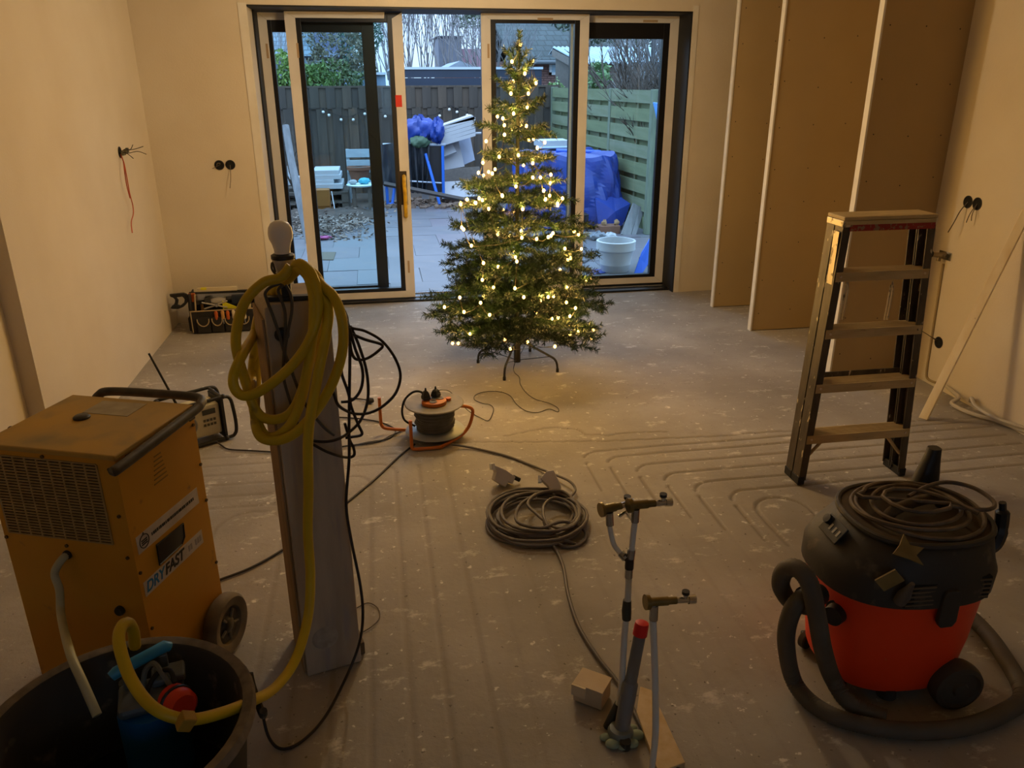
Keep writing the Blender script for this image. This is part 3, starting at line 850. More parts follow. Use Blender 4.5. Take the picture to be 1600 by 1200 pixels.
def tree():
    needle = mat('plastic_needles', '#10260d', .5, var='#1d3814', scale=14)
    barkm = mat('tree_wire', '#1c2212', .7)
    steelb = mat('stand_black', '#15120f', .4)
    r = root('christmas_tree', 'artificial Christmas tree with lights in front of the doors', 'tree', (*TREE, 0))
    R = np.random.default_rng(11)
    O('trunk', MB().tube([(0, 0, .03), (0, 0, .9), (.006, .004, 1.5), (.014, .0, 1.93)], [.016, .013, .010, .004], 10), barkm, r)
    def spray(path, npm, ln, out):
        """needles round a wire"""
        P = np.array(path)
        seg = np.linalg.norm(np.diff(P, axis=0), axis=1)
        tot = seg.sum()
        n = max(6, int(tot * npm))
        cum = np.r_[0, np.cumsum(seg)]
        s = R.uniform(0, tot, n)
        i = np.clip(np.searchsorted(cum, s) - 1, 0, len(seg) - 1)
        t = (s - cum[i]) / np.maximum(seg[i], 1e-6)
        p = P[i] * (1 - t[:, None]) + P[i + 1] * t[:, None]
        d = (P[i + 1] - P[i]) / np.maximum(seg[i], 1e-6)[:, None]
        u = R.normal(size=(n, 3))
        u -= d * (u * d).sum(1)[:, None]
        u /= np.linalg.norm(u, axis=1)[:, None]
        v = u * .85 + d * .62
        v /= np.linalg.norm(v, axis=1)[:, None]
        w = np.cross(v, R.normal(size=(n, 3)))
        w /= np.linalg.norm(w, axis=1)[:, None]
        l = ln * R.uniform(.75, 1.2, n)[:, None]
        h = .0016
        h = .0019
        out.append(np.stack([p - w * h, p + w * h, p + v * l + w * h * .4, p + v * l - w * h * .4], 1))
    def branch(z, az, length, rise, droop, nt):
        out = []
        wires = MB()
        d = np.array([cos(az), sin(az)])
        main = []
        for k in range(8):
            t = k / 7
            rr = length * t
            zz = z + length * (rise * t - droop * t * t) + R.normal(0, .004)
            wob = .02 * length * sin(4 * t + az * 3)
            main.append((d[0] * rr - d[1] * wob, d[1] * rr + d[0] * wob, zz))
        wires.tube(main, [.0035 - .0018 * k / 7 for k in range(8)], 5)
        spray(main[1:], 760, .030, out)
        for k in range(nt):
            t = .22 + .74 * (k + R.uniform(0, .6)) / nt
            i = min(int(t * 7), 6)
            a = np.array(main[i]) * (1 - (t * 7 - i)) + np.array(main[i + 1]) * (t * 7 - i)
            side = 1 if k % 2 else -1
            ang = az + side * radians(R.uniform(34, 62))
            ll = length * R.uniform(.30, .46) * (1.15 - .55 * t)
            up = R.uniform(-.15, .45)
            tw = [tuple(a + np.array([cos(ang) * ll * s, sin(ang) * ll * s, ll * (up * s + (rise - 2 * droop * t) * .5 * s - .25 * droop * s * s)])) for s in (0, .35, .7, 1)]
            wires.tube(tw, .0018, 4)
            spray(tw, 640, .028, out)
            if ll > .11:
                for s2 in (-1, 1):
                    b0 = np.array(tw[1])
                    an2 = ang + s2 * radians(R.uniform(30, 55))
                    l2 = ll * .5
                    t2 = [tuple(b0 + np.array([cos(an2) * l2 * s, sin(an2) * l2 * s, l2 * up * s])) for s in (0, .5, 1)]
                    spray(t2, 600, .025, out)
        Q = np.concatenate(out)
        nv = len(wires.v)
        m = MB()
        m.v = wires.v + [tuple(p) for p in Q.reshape(-1, 3).tolist()]
        m.f = wires.f + [(nv + 4 * k, nv + 4 * k + 1, nv + 4 * k + 2, nv + 4 * k + 3) for k in range(len(Q))]
        m.sm = [False] * len(m.f)
        me = bpy.data.meshes.new('branch')
        me.from_pydata(m.v, [], m.f)
        me.materials.append(needle)
        o = bpy.data.objects.new('branch', me)
        COL.objects.link(o)
        o.parent = r
    #        z     n  length rise droop twigs
    tiers = ((.255, 12, .52, .26, .24, 10), (.32, 12, .54, .32, .28, 10), (.40, 12, .50, .40, .30, 9), (.50, 11, .46, .38, .30, 9), (.63, 11, .45, .30, .28, 8), (.76, 10, .40, .28, .30, 8), (.90, 10, .37, .30, .28, 7), (1.02, 9, .35, .30, .25, 7),
             (1.14, 9, .29, .34, .22, 6), (1.26, 8, .25, .42, .2, 6), (1.38, 8, .225, .5, .2, 5), (1.50, 7, .17, .75, .2, 5), (1.61, 6, .12, .95, .2, 4), (1.70, 5, .10, 1.2, .2, 3), (1.78, 4, .07, 1.6, .1, 2))
    for ti, (z, n, L, ri, dr, nt) in enumerate(tiers):
        for k in range(n):
            az = 2 * pi * (k + .5 * (ti % 2)) / n + R.uniform(-.14, .14)
            branch(z + R.uniform(-.03, .03), az, L * R.uniform(.74, 1.13), ri + R.uniform(-.08, .08), dr, nt)
    out = []
    spray([(.004, 0, 1.55), (.012, 0, 1.75), (.016, 0, 1.955)], 1500, .022, out)
    Q = np.concatenate(out)
    me = bpy.data.meshes.new('tip')
    me.from_pydata(Q.reshape(-1, 3).tolist(), [], [(4 * k, 4 * k + 1, 4 * k + 2, 4 * k + 3) for k in range(len(Q))])
    me.materials.append(needle)
    o = bpy.data.objects.new('tip', me)
    COL.objects.link(o)
    o.parent = r
    # folding stand: four bent legs with straight braces
    for px in ((747, 567), (871, 581), (788, 594), (828, 549)):
        f = np.array(at(*px, z=.0)) - np.array([*TREE, 0])
        L = hypot(f[0], f[1])
        u = f / L
        leg = [(u[0] * .018, u[1] * .018, .155), (u[0] * .06, u[1] * .06, .16), (u[0] * (L - .06), u[1] * (L - .06), .100), (u[0] * (L - .02), u[1] * (L - .02), .080), (u[0] * (L - .004), u[1] * (L - .004), .05), (u[0] * L, u[1] * L, .006)]
        lo = O('leg', MB().tube(spline(leg, 4), .0075, 8), steelb, r)
        O('rubber_foot', MB().cyl((u[0] * L, u[1] * L, 0), (u[0] * L, u[1] * L, .022), .0095, 10), black_rubber, lo)
        O('brace', MB().cyl((u[0] * .018, u[1] * .018, .045), (u[0] * (L - .05), u[1] * (L - .05), .094), .0025, 6), steelb, r)
    O('socket', MB().lathe([(0, .03), (.022, .03), (.022, .19), (.017, .2), (0, .2)], n=16), steelb, r)
tree()

def lights():
    led = mat('warm_led', '#ffe2a0', .4, emit=LED_COL, estr=LED_EMIT)
    led.cycles.emission_sampling = 'NONE'
    wire = mat('fairy_wire', '#2b2412', .6)
    r = root('fairy_lights', 'warm white fairy lights strung over the Christmas tree', 'string lights', (*TREE, .25))
    R = np.random.default_rng(5)
    pos = []
    for u, v in LED_PX:
        c = np.array(at(u, v, y=TREE[1]))
        # half width of the crown at this height, then a place on its near side
        h = c[2]
        half = float(np.interp(h, [.1, .35, .7, 1.05, 1.4, 1.7, 1.95], [.40, .52, .44, .36, .20, .10, .03]))
        dx = min(abs(c[0] - TREE[0]) / half, .98)
        dy = half * sqrt(1 - dx * dx) * R.uniform(.55, .95)
        pos.append(np.array(at(u, v, y=TREE[1] - dy)))
    for k in range(26):                                       # the far side, towards the garden
        h = R.uniform(.3, 1.6)
        half = float(np.interp(h, [.1, .35, .7, 1.05, 1.4, 1.7, 1.95], [.40, .52, .44, .36, .20, .10, .03])) * .8
        a = R.uniform(.15 * pi, .85 * pi)
        pos.append(np.array([TREE[0] + half * cos(a), TREE[1] + half * sin(a), h]))
    base = MB().sphere((0, 0, 0), .0085, 8, 6, (1, 1, 1.2))
    me = None
    for i, p in enumerate(pos):
        q = p - np.array([*TREE, .25])
        if me is None:
            o = O('bulb', base, led, r)
            me = o.data
        else:
            o = bpy.data.objects.new('bulb', me)
            COL.objects.link(o)
            o.parent = r
        o.location = q
        li = bpy.data.lights.new('bulb_glow', 'POINT')
        li.energy = LED_W
        li.color = LED_COL
        li.shadow_soft_size = .012
        lo = bpy.data.objects.new('bulb_glow', li)
        COL.objects.link(lo)
        lo.location = q + np.array([0, 0, .02])
        lo.parent = r
    # thin wire winding from lamp to lamp, top to bottom
    order = sorted(range(len(pos)), key=lambda i: -pos[i][2])
    path = []
    left = list(order)
    cur = left.pop(0)
    path.append(pos[cur])
    while left:
        zt = max(pos[i][2] for i in left)
        cand = [i for i in left if pos[i][2] > zt - .22]
        nx = min(cand, key=lambda i: np.linalg.norm(pos[i] - pos[cur]))
        mid = (pos[cur] + pos[nx]) / 2
        mid[2] -= .012
        path += [mid, pos[nx]]
        left.remove(nx)
        cur = nx
    path.append(np.array([TREE[0] + .02, TREE[1] - .03, .2]))
    O('wire', MB().tube([tuple(p + np.array([0, 0, -.006])) for p in path], .0016, 4), wire, r, True)
    lead = [(TREE[0] - .01, TREE[1] - .03, .2), (TREE[0] - .015, TREE[1] - .05, .08)] + [at(660 + x / 3.333, 300 + y / 3.333, z=.004) for x, y in ((475, 915), (480, 940), (505, 965), (510, 1000), (540, 1045), (590, 1080), (660, 1100), (705, 1125), (705, 1145), (660, 1130), (600, 1148), (540, 1140), (490, 1105), (455, 1060), (400, 1040), (330, 1040), (280, 1055), (270, 1080), (310, 1100), (355, 1110), (370, 1135), (345, 1190), (300, 1175), (240, 1140))]
    plug = [at(684, 611, y=3.62)]
    lead += [at(718, 628, z=.05), at(703, 612, z=.17), (plug[0][0] + .02, plug[0][1], plug[0][2] + .005), plug[0]]
    O('lead_wire', MB().tube(spline(lead, 5), .0022, 5), wire, r, True)
lights()

# bare bulb hanging from the ceiling, out of the picture: it lights the walls
def ceiling_lamp():
    x, y, z = LAMP_POS
    r = root('ceiling_lamp', 'lit bare bulb hanging from the ceiling above the tree', 'lamp', (x, y, ZC))
    O('flex', MB().cyl((0, 0, 0), (0, 0, z - ZC + .09), .004, 6), black_plastic, r)
    O('ceiling_rose', MB().lathe([(0, 0), (.045, 0), (.04, -.02), (0, -.022)], n=20), white_plastic, r)
    O('holder', MB().lathe([(0, z - ZC + .095), (.018, z - ZC + .09), (.02, z - ZC + .045), (0, z - ZC + .04)], n=16), black_plastic, r)
    bm_ = mat('lit_bulb', '#ffe6b8', .4, emit=LAMP_COL, estr=8.0)
    bm_.cycles.emission_sampling = 'NONE'
    O('bulb', MB().lathe([(0, z - ZC + .04), (.014, z - ZC + .035), (.03, z - ZC), (.02, z - ZC - .025), (0, z - ZC - .032)], n=20), bm_, r)
    li = bpy.data.lights.new('bulb_light', 'POINT')
    li.energy = LAMP_W
    li.color = LAMP_COL
    li.shadow_soft_size = .05
    lo = bpy.data.objects.new('bulb_light', li)
    COL.objects.link(lo)
    lo.parent = r
    lo.location = (0, 0, z - ZC - .085)
ceiling_lamp()
# ------------------------------------------------------------------ stepladder
def ladder():
    dark = mat('ladder_dark_anodised', '#3d362d', .45, .3, var='#5f5446', scale=9, stretch=(3, 3, 1), spots='#cfc0a0', sscale=17, slo=.65, shi=.69, bump=.05)
    step = mat('ladder_step', '#cdb582', .6, .0, var='#b39a68', scale=7, stretch=(1, 5, 5), spots='#9a8258', sscale=30, slo=.68, shi=.74)
    shiny = mat('bare_aluminium', '#d8c9a8', .4, .35, spots='#6e5f49', sscale=30, slo=.58, shi=.66)
    red = mat('ladder_red', '#a3281a', .6, var='#8a2016', scale=12, spots='#8f6f52', sscale=45, slo=.55, shi=.6)
    r = root('stepladder', 'paint-spattered folded stepladder with red top edge', 'ladder', (2.04, 2.96, 0))
    H = 1.19
    def xl(z): return 1.780 + .040 * z / H
    def xr(z): return 2.305 - .082 * z / H
    def stile(x_at, s, y0, y1, zt, zb=0.02):
        b = MB()
        def slab(a0, a1, ya, yb):
            P = []
            for z in (zb, zt):
                x = x_at(z)
                P += [(x + s * a0, ya, z), (x + s * a1, ya, z), (x + s * a1, yb, z), (x + s * a0, yb, z)]
            b.add(P, [(3, 2, 1, 0), (4, 5, 6, 7), (0, 1, 5, 4), (1, 2, 6, 5), (2, 3, 7, 6), (3, 0, 4, 7)])
        slab(0, .004, y0, y1)
        slab(.004, .034, y0, y0 + .004)
        slab(.004, .034, y1 - .004, y1)
        return b
    for x_at, s in ((xl, 1), (xr, -1)):
        o = O('stile', stile(x_at, s, 2.900, 2.958, 1.165), dark, r, True)
        x = x_at(0)
        O('foot', MB().prism([(x - s * .003, 2.897), (x + s * .029, 2.897), (x + s * .029, 2.961), (x - s * .003, 2.961)], 0.0, .038), black_rubber, o, True, bevel=.003)
        o = O('rear_stile', stile(x_at, s, 2.966, 3.020, 1.150), dark, r, True)
        O('foot', MB().prism([(x - s * .003, 2.963), (x + s * .029, 2.963), (x + s * .029, 3.023), (x - s * .003, 3.023)], 0.0, .038), black_rubber, o, True, bevel=.003)
        # bright worn strips on the outer face and hinge plate
        O('worn_strip', MB().box(x_at(.95) + s * .0 - (.0012 if s > 0 else 0), x_at(.95) + (.0012 if s < 0 else 0) , 2.912, 2.95, .86, 1.13), shiny, r, True)
        O('hinge_plate', MB().box(min(x_at(1.14), x_at(1.14) + s * .03) - .003, max(x_at(1.14), x_at(1.14) + s * .03) + .003, 2.897, 3.022, 1.150, 1.176), shiny, r, True, bevel=.003)
    for z in (.222, .462, .706, .950):
        a, b_ = xl(z) + .005, xr(z) - .005
        t = O('step', MB().box(a, b_, 2.892, 2.980, z + .014, z + .018).box(a, b_, 2.896, 2.900, z - .022, z + .014).box(a, b_, 2.976, 2.980, z - .012, z + .014), step, r, True, bevel=.0015)
        rb = MB()
        for k in range(10): rb.box(a + .004, b_ - .004, 2.902 + .0075 * k, 2.9045 + .0075 * k, z + .018, z + .0195)
        O('tread_ribs', rb, step, t, True, kind='stuff')
        for xx in (a + .02, b_ - .02):
            O('rivet', MB().cyl((xx, 2.896, z), (xx, 2.893, z), .005, 8), shiny, t, True)
    for z in (.5, .95):
        O('rear_brace', MB().box(xl(z) + .005, xr(z) - .005, 3.0, 3.005, z - .03, z - .005), dark, r, True)
    # diagonal braces under the lowest step
    for s, x_at in ((1, xl), (-1, xr)):
        O('brace', MB().tube([(x_at(.1) + s * .02, 2.925, .105), (x_at(.2) + s * .10, 2.925, .205)], .008, 6), step, r, True)
    O('top_tray', MB().box(xl(1.18) - .003, xr(1.18) + .003, 2.894, 3.022, 1.176, 1.192), step, r, True, bevel=.004)
    O('top_band', MB().box(xl(1.16) + .028, xr(1.16) - .004, 2.896, 2.905, 1.134, 1.160), red, r, True)
    O('tray_lip', MB().box(xl(1.18) + .005, xr(1.18) - .004, 2.893, 2.905, 1.160, 1.1755), step, r, True)
    # hanging hinge straps between the two upper steps
    for u in (1322, 1392):
        p = at(u, 446, y=2.985)
        q = at(u - 10, 500, y=2.985)
        O('strap', MB().tube([p, q], .0045, 6).tube([(p[0] + .013, 2.985, p[2] - .02), (q[0] + .013, 2.985, q[2])], .0045, 6).tube([p, (p[0] + .006, 2.985, p[2] + .018), (p[0] + .013, 2.985, p[2] - .02)], .004, 6), shiny, r, True)
ladder()

# batten leaning on the right wall
def batten():
    a, b = Vector((2.815, 3.48, 0.0)), Vector((3.170, 3.49, 1.09))
    d = (b - a).normalized()
    view = Vector((.85, .5, -.3))
    u = d.cross(view).normalized()
    w = d.cross(u).normalized()
    mb = MB()
    h, t = .022, .010
    P = []
    for c in (a, b):
        for i, j in ((-1, -1), (1, -1), (1, 1), (-1, 1)):
            q = c + u * h * i + w * t * j
            if c is a: q = q - d * (q.z / d.z)
            P.append(q)
    mb.add(P, [(3, 2, 1, 0), (4, 5, 6, 7), (0, 1, 5, 4), (1, 2, 6, 5), (2, 3, 7, 6), (3, 0, 4, 7)])
    O('timber_batten', mb, mat('batten_timber', '#efe2c4', .75, var='#e0cba0', scale=4, stretch=(5, 5, 1), spots='#8a6a3e', sscale=13, slo=.72, shi=.76), None, loc=tuple(a), bevel=.002, label='pale timber batten leaning against the right wall', cat='batten')
batten()

# ------------------------------------------------------------------ vacuum cleaner
def vacuum():
    red = mat('vacuum_red', '#fb4512', .42, var='#ea3c10', scale=4, spots='#e08a68', sscale=30, slo=.72, shi=.78, bump=.02)
    blk = mat('vacuum_black_dusty', '#2b2722', .6, var='#3a342c', scale=6, spots='#6a5e4b', sscale=16, slo=.6, shi=.78, bump=.05, bscale=80)
    dust = mat('vacuum_dusty_deck', '#57472f', .9, var='#3b3124', scale=7, spots='#5b4a34', sscale=14, slo=.55, shi=.75, bump=.08)
    r = root('vacuum_cleaner', 'red and black construction vacuum cleaner with dusty coiled cable on top', 'vacuum', (1.432, 1.775, 0), radians(-3))
    def ring(a, b, z, n=48, e=2.5, dx=0, dy=0, tilt=0):
        out = []
        for k in range(n):
            t = 2 * pi * k / n
            c, s = cos(t), sin(t)
            x = a * math.copysign(abs(c) ** (2 / e), c)
            y = b * math.copysign(abs(s) ** (2 / e), s)
            out.append((x + dx, y + dy, z + tilt * x))
        return out
    O('tank', MB().loft([ring(.175, .155, .045), ring(.196, .172, .05), ring(.204, .178, .07), ring(.222, .194, .2), ring(.234, .200, .34), ring(.243, .204, .37)]), red, r)
    O('chassis', MB().loft([ring(.15, .13, .025), ring(.17, .15, .03), ring(.17, .15, .048), ring(.16, .14, .05)]), blk, r)
        # head: straight band with vents, sloping control nose to the left, deck on top
    hd = MB().loft([ring(.244, .206, .36), ring(.253, .213, .365), ring(.254, .214, .42, dx=.002), ring(.236, .207, .455, dx=.006), ring(.212, .194, .495, dx=.022), ring(.2, .182, .522, dx=.03), ring(.19, .168, .530, dx=.032)])
    head = O('head', hd, blk, r)
    O('deck', MB().loft([ring(.188, .166, .5305, dx=.032), ring(.19, .168, .538, dx=.032), ring(.165, .146, .540, dx=.032), ring(.16, .141, .534, dx=.032)], cap=True), dust, head)
    O('deck_rim', MB().tube([p for p in ring(.197, .176, .536, dx=.030)], .009, 8, closed=True), blk, head)
    # cooling vents on the near side
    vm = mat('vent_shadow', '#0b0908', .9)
    fin = mat('vent_fin', '#6b5a44', .7)
    for x0, x1 in ((.075, .155), (-.095, -.015)):
        v = MB()
        for k in range(5):
            z = .378 + .0135 * k
            y = -.217 + (.022 if x0 > .05 else .006)
            v.box(x0, x1, y - .002, y + .008, z, z + .0045)
        O('vent_fins', v, fin, head, kind='stuff')
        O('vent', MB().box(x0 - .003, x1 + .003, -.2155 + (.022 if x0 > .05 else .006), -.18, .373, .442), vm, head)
    # latch straps over the seam
    for x, y, rz in ((.03, -.2125, .06), (-.02, .216, pi)):
        T = Tm((x, y, 0), rz)
        O('latch', MB().prism([(-.028, .325), (-.018, .308), (.018, .308), (.028, .325), (.026, .41), (.018, .425), (-.018, .425), (-.026, .41)], -.012, .006, 'y', T=T), blk, r, bevel=.004)
    # socket and controls on the nose (left end)
    T = Tm((-.206, .0, .500), 0, 0, radians(-52))
    T = T @ Matrix.Scale(.8, 4)
    ctl = MB().box(-.035, .035, -.06, .06, -.004, .004, T=T)
    cp = O('control_panel', ctl, mat('control_panel', '#151412', .5), head, bevel=.002)
    mk = mat('pale_marks', '#9a968c', .6)
    for y in (-.04, -.015, .01):
        O('switch_mark', MB().box(-.012, .012, y - .005, y + .005, .0042, .006, T=T), mk, cp)
    O('slot', MB().box(.0, .03, .022, .034, .0042, .0055, T=T), vm, cp)
    O('dial', MB().lathe([(.018, 0), (.017, .012), (0, .013)], T=T @ Matrix.Translation((.012, .046, .004)), n=18), black_plastic, cp)
    # carrying handle bridging the deck
    O('handle', MB().tube(spline([(-.07, -.03, .536), (-.05, -.025, .562), (.03, .0, .572), (.11, .025, .564), (.135, .03, .536)], 5), .016, 10), dust, r)
    # coiled power cable lying on the deck
    cab = mat('vacuum_cable', '#463c32', .6, var='#7a6850', scale=20)
    pts = []
    Rr = random.Random(3)
    for k in range(90):
        t = k / 89 * 2 * pi * 3.1
        w = .86 + .16 * sin(t * .31 + .5)
        pts.append((.032 + w * .172 * cos(t + 2.2) + .012 * sin(t * .7), w * .155 * sin(t + 2.2), .546 + .007 * (t / (2 * pi)) + .005 * sin(1.7 * t)))
    pts += [(.10, -.05, .590), (.03, -.085, .588), (-.04, -.06, .586), (-.06, .02, .584), (.0, .06, .584), (.07, .03, .587), (.11, -.03, .590), (.15, -.10, .584)]
    O('power_cable', MB().tube(spline(pts, 2), .0062, 7), cab, r)
    loop = spline([(.02, .02, .578), (.10, .06, .584), (.18, .08, .583), (.235, .04, .582), (.24, -.04, .58), (.19, -.08, .581), (.10, -.05, .582)], 6)
    O('power_cable', MB().tube(loop, .0062, 7), cab, r)
    # plug with yellowish tie tags hanging over the front edge
    tagm = mat('cable_tag', '#8b7440', .7, var='#75602f', scale=20)
    O('cable_tag', MB().box(-.030, .030, -.003, .003, -.02, .02, T=Tm((-.145, -.198, .458), -.35, 0, -.75)), tagm, r)
    O('cable_tag', MB().prism([(-.045, 0), (-.02, .022), (.0, .05), (.008, .02), (.045, .01), (.018, -.008), (.03, -.035), (-.006, -.016)], .0, .005, 'z', T=Tm((-.095, -.182, .528), .0, radians(45))), tagm, r)
    O('plug', MB().lathe([(0, -.03), (.016, -.03), (.018, 0), (.012, .022), (.006, .05), (0, .05)], T=Tm((-.112, -.222, .425), .3, .35), n=16), mat('plug_grey', '#575049', .6), r)
    # upright accessory holder with nozzle at the back and hook on the right
    O('nozzle', MB().loft([ring(.042, .028, .522, 16, 3, .165, .160), ring(.034, .026, .57, 16, 3, .170, .162), ring(.021, .020, .63, 16, 3, .178, .165), ring(.018, .018, .655, 16, 3, .180, .166)]), black_plastic, r)
    O('hose_hook', MB().tube(spline([(.235, -.05, .43), (.262, -.052, .45), (.272, -.05, .50), (.268, -.048, .55), (.262, -.046, .58)], 5), [.022] * 10 + [.019] * 6 + [.010] * 5, 8), black_plastic, r)
    # wheels
    wm = mat('vacuum_wheel', '#433a2e', .8, var='#40362a', scale=14)
    for s in (-1, 1):
        T = Tm((.128, s * .190, .076), 0, radians(90) * (1 if s < 0 else -1)) @ Matrix.Scale(1.11, 4)
        o = O('wheel', MB().lathe([(0, -.03), (.05, -.03), (.064, -.024), (.068, -.008), (.068, .008), (.064, .02), (.054, .024), (.048, .018), (.02, .021), (0, .021)], T=T, n=32), wm, r)
        O('hub', MB().lathe([(.022, .0205), (.018, .027), (0, .028)], T=T, n=18), wm, o)
    for s in (-1, 1):
        O('caster_fork', MB().box(-.19, -.155, s * .10 - .016, s * .10 + .016, .03, .055), black_plastic, r, bevel=.003)
        o = O('caster', MB().lathe([(0, -.012), (.026, -.012), (.03, -.008), (.03, .008), (.026, .012), (0, .012)], T=Tm((-.175, s * .10, .03), .4, radians(90)), n=20), wm, r)
    O('foot_cup', MB().lathe([(.0, .0), (.028, .0), (.024, .03), (0, .031)], (-.05, -.15, .022), 18), blk, r)
    # inlet and the ribbed hose
    ip = at(1284, 927, y=1.70)
    hm = mat('vacuum_hose', '#4d463c', .7, var='#5d5548', scale=9)
    def hose(pts, rr=.0235):
        sp = spline(pts, 5)
        # resample evenly so that the ribs are even
        P = np.array(sp)
        sg = np.r_[0, np.cumsum(np.linalg.norm(np.diff(P, axis=0), axis=1))]
        n = int(sg[-1] / .0045)
        s = np.linspace(0, sg[-1], n)
        Q = np.stack([np.interp(s, sg, P[:, i]) for i in range(3)], 1)
        return MB().tube([tuple(q) for q in Q], [rr + (.0016 if k % 2 else 0) for k in range(n)], 12)
    O('inlet', MB().lathe([(.034, 0), (.036, .01), (.036, .02), (.030, .022), (.028, .05), (0, .05)], T=Tm((-.195, -.085, .285), radians(35), 0, radians(-90)), n=24), black_plastic, r)
    z = .027
    run = [(1284, 930, .285), (1262, 934, .27), (1240, 948, .235), (1226, 985, .15), (1226, 1030, .07)]
    W = [at(u, v, y=y) for u, v, y in ((1272, 929, 1.64), (1252, 936, 1.62), (1236, 958, 1.63), (1228, 1000, 1.66))]
    W += [at(u, v, z=zz) for u, v, zz in ((1238, 1058, .055), (1262, 1093, z), (1305, 1120, z), (1370, 1137, z), (1440, 1142, z), (1510, 1135, z), (1565, 1115, z), (1598, 1085, z))]
    W += [(1.83, 1.72, z), (1.86, 1.86, z), (1.84, 2.0, .04), (1.76, 2.07, .10), (1.70, 2.05, .22), (1.66, 1.985, .30)]
    O('hose', hose(W), hm, r, True)
    W2 = [at(1262, 948, y=1.74), at(1236, 940, y=1.73)] + [at(u, v, y=y) for u, v, y in ((1220, 915, 1.70), (1226, 892, 1.66), (1245, 888, 1.62), (1264, 910, 1.585), (1276, 960, 1.575), (1286, 1015, 1.58))] + [at(1302, 1062, z=.08), at(1330, 1100, z=.034), at(1385, 1122, z=.03)]
    O('hose', hose(W2), hm, r, True)
    O('hose_cuff', MB().tube([at(1280, 929, y=1.655), at(1256, 934, y=1.622)], .030, 16), black_plastic, r, True)
vacuum()

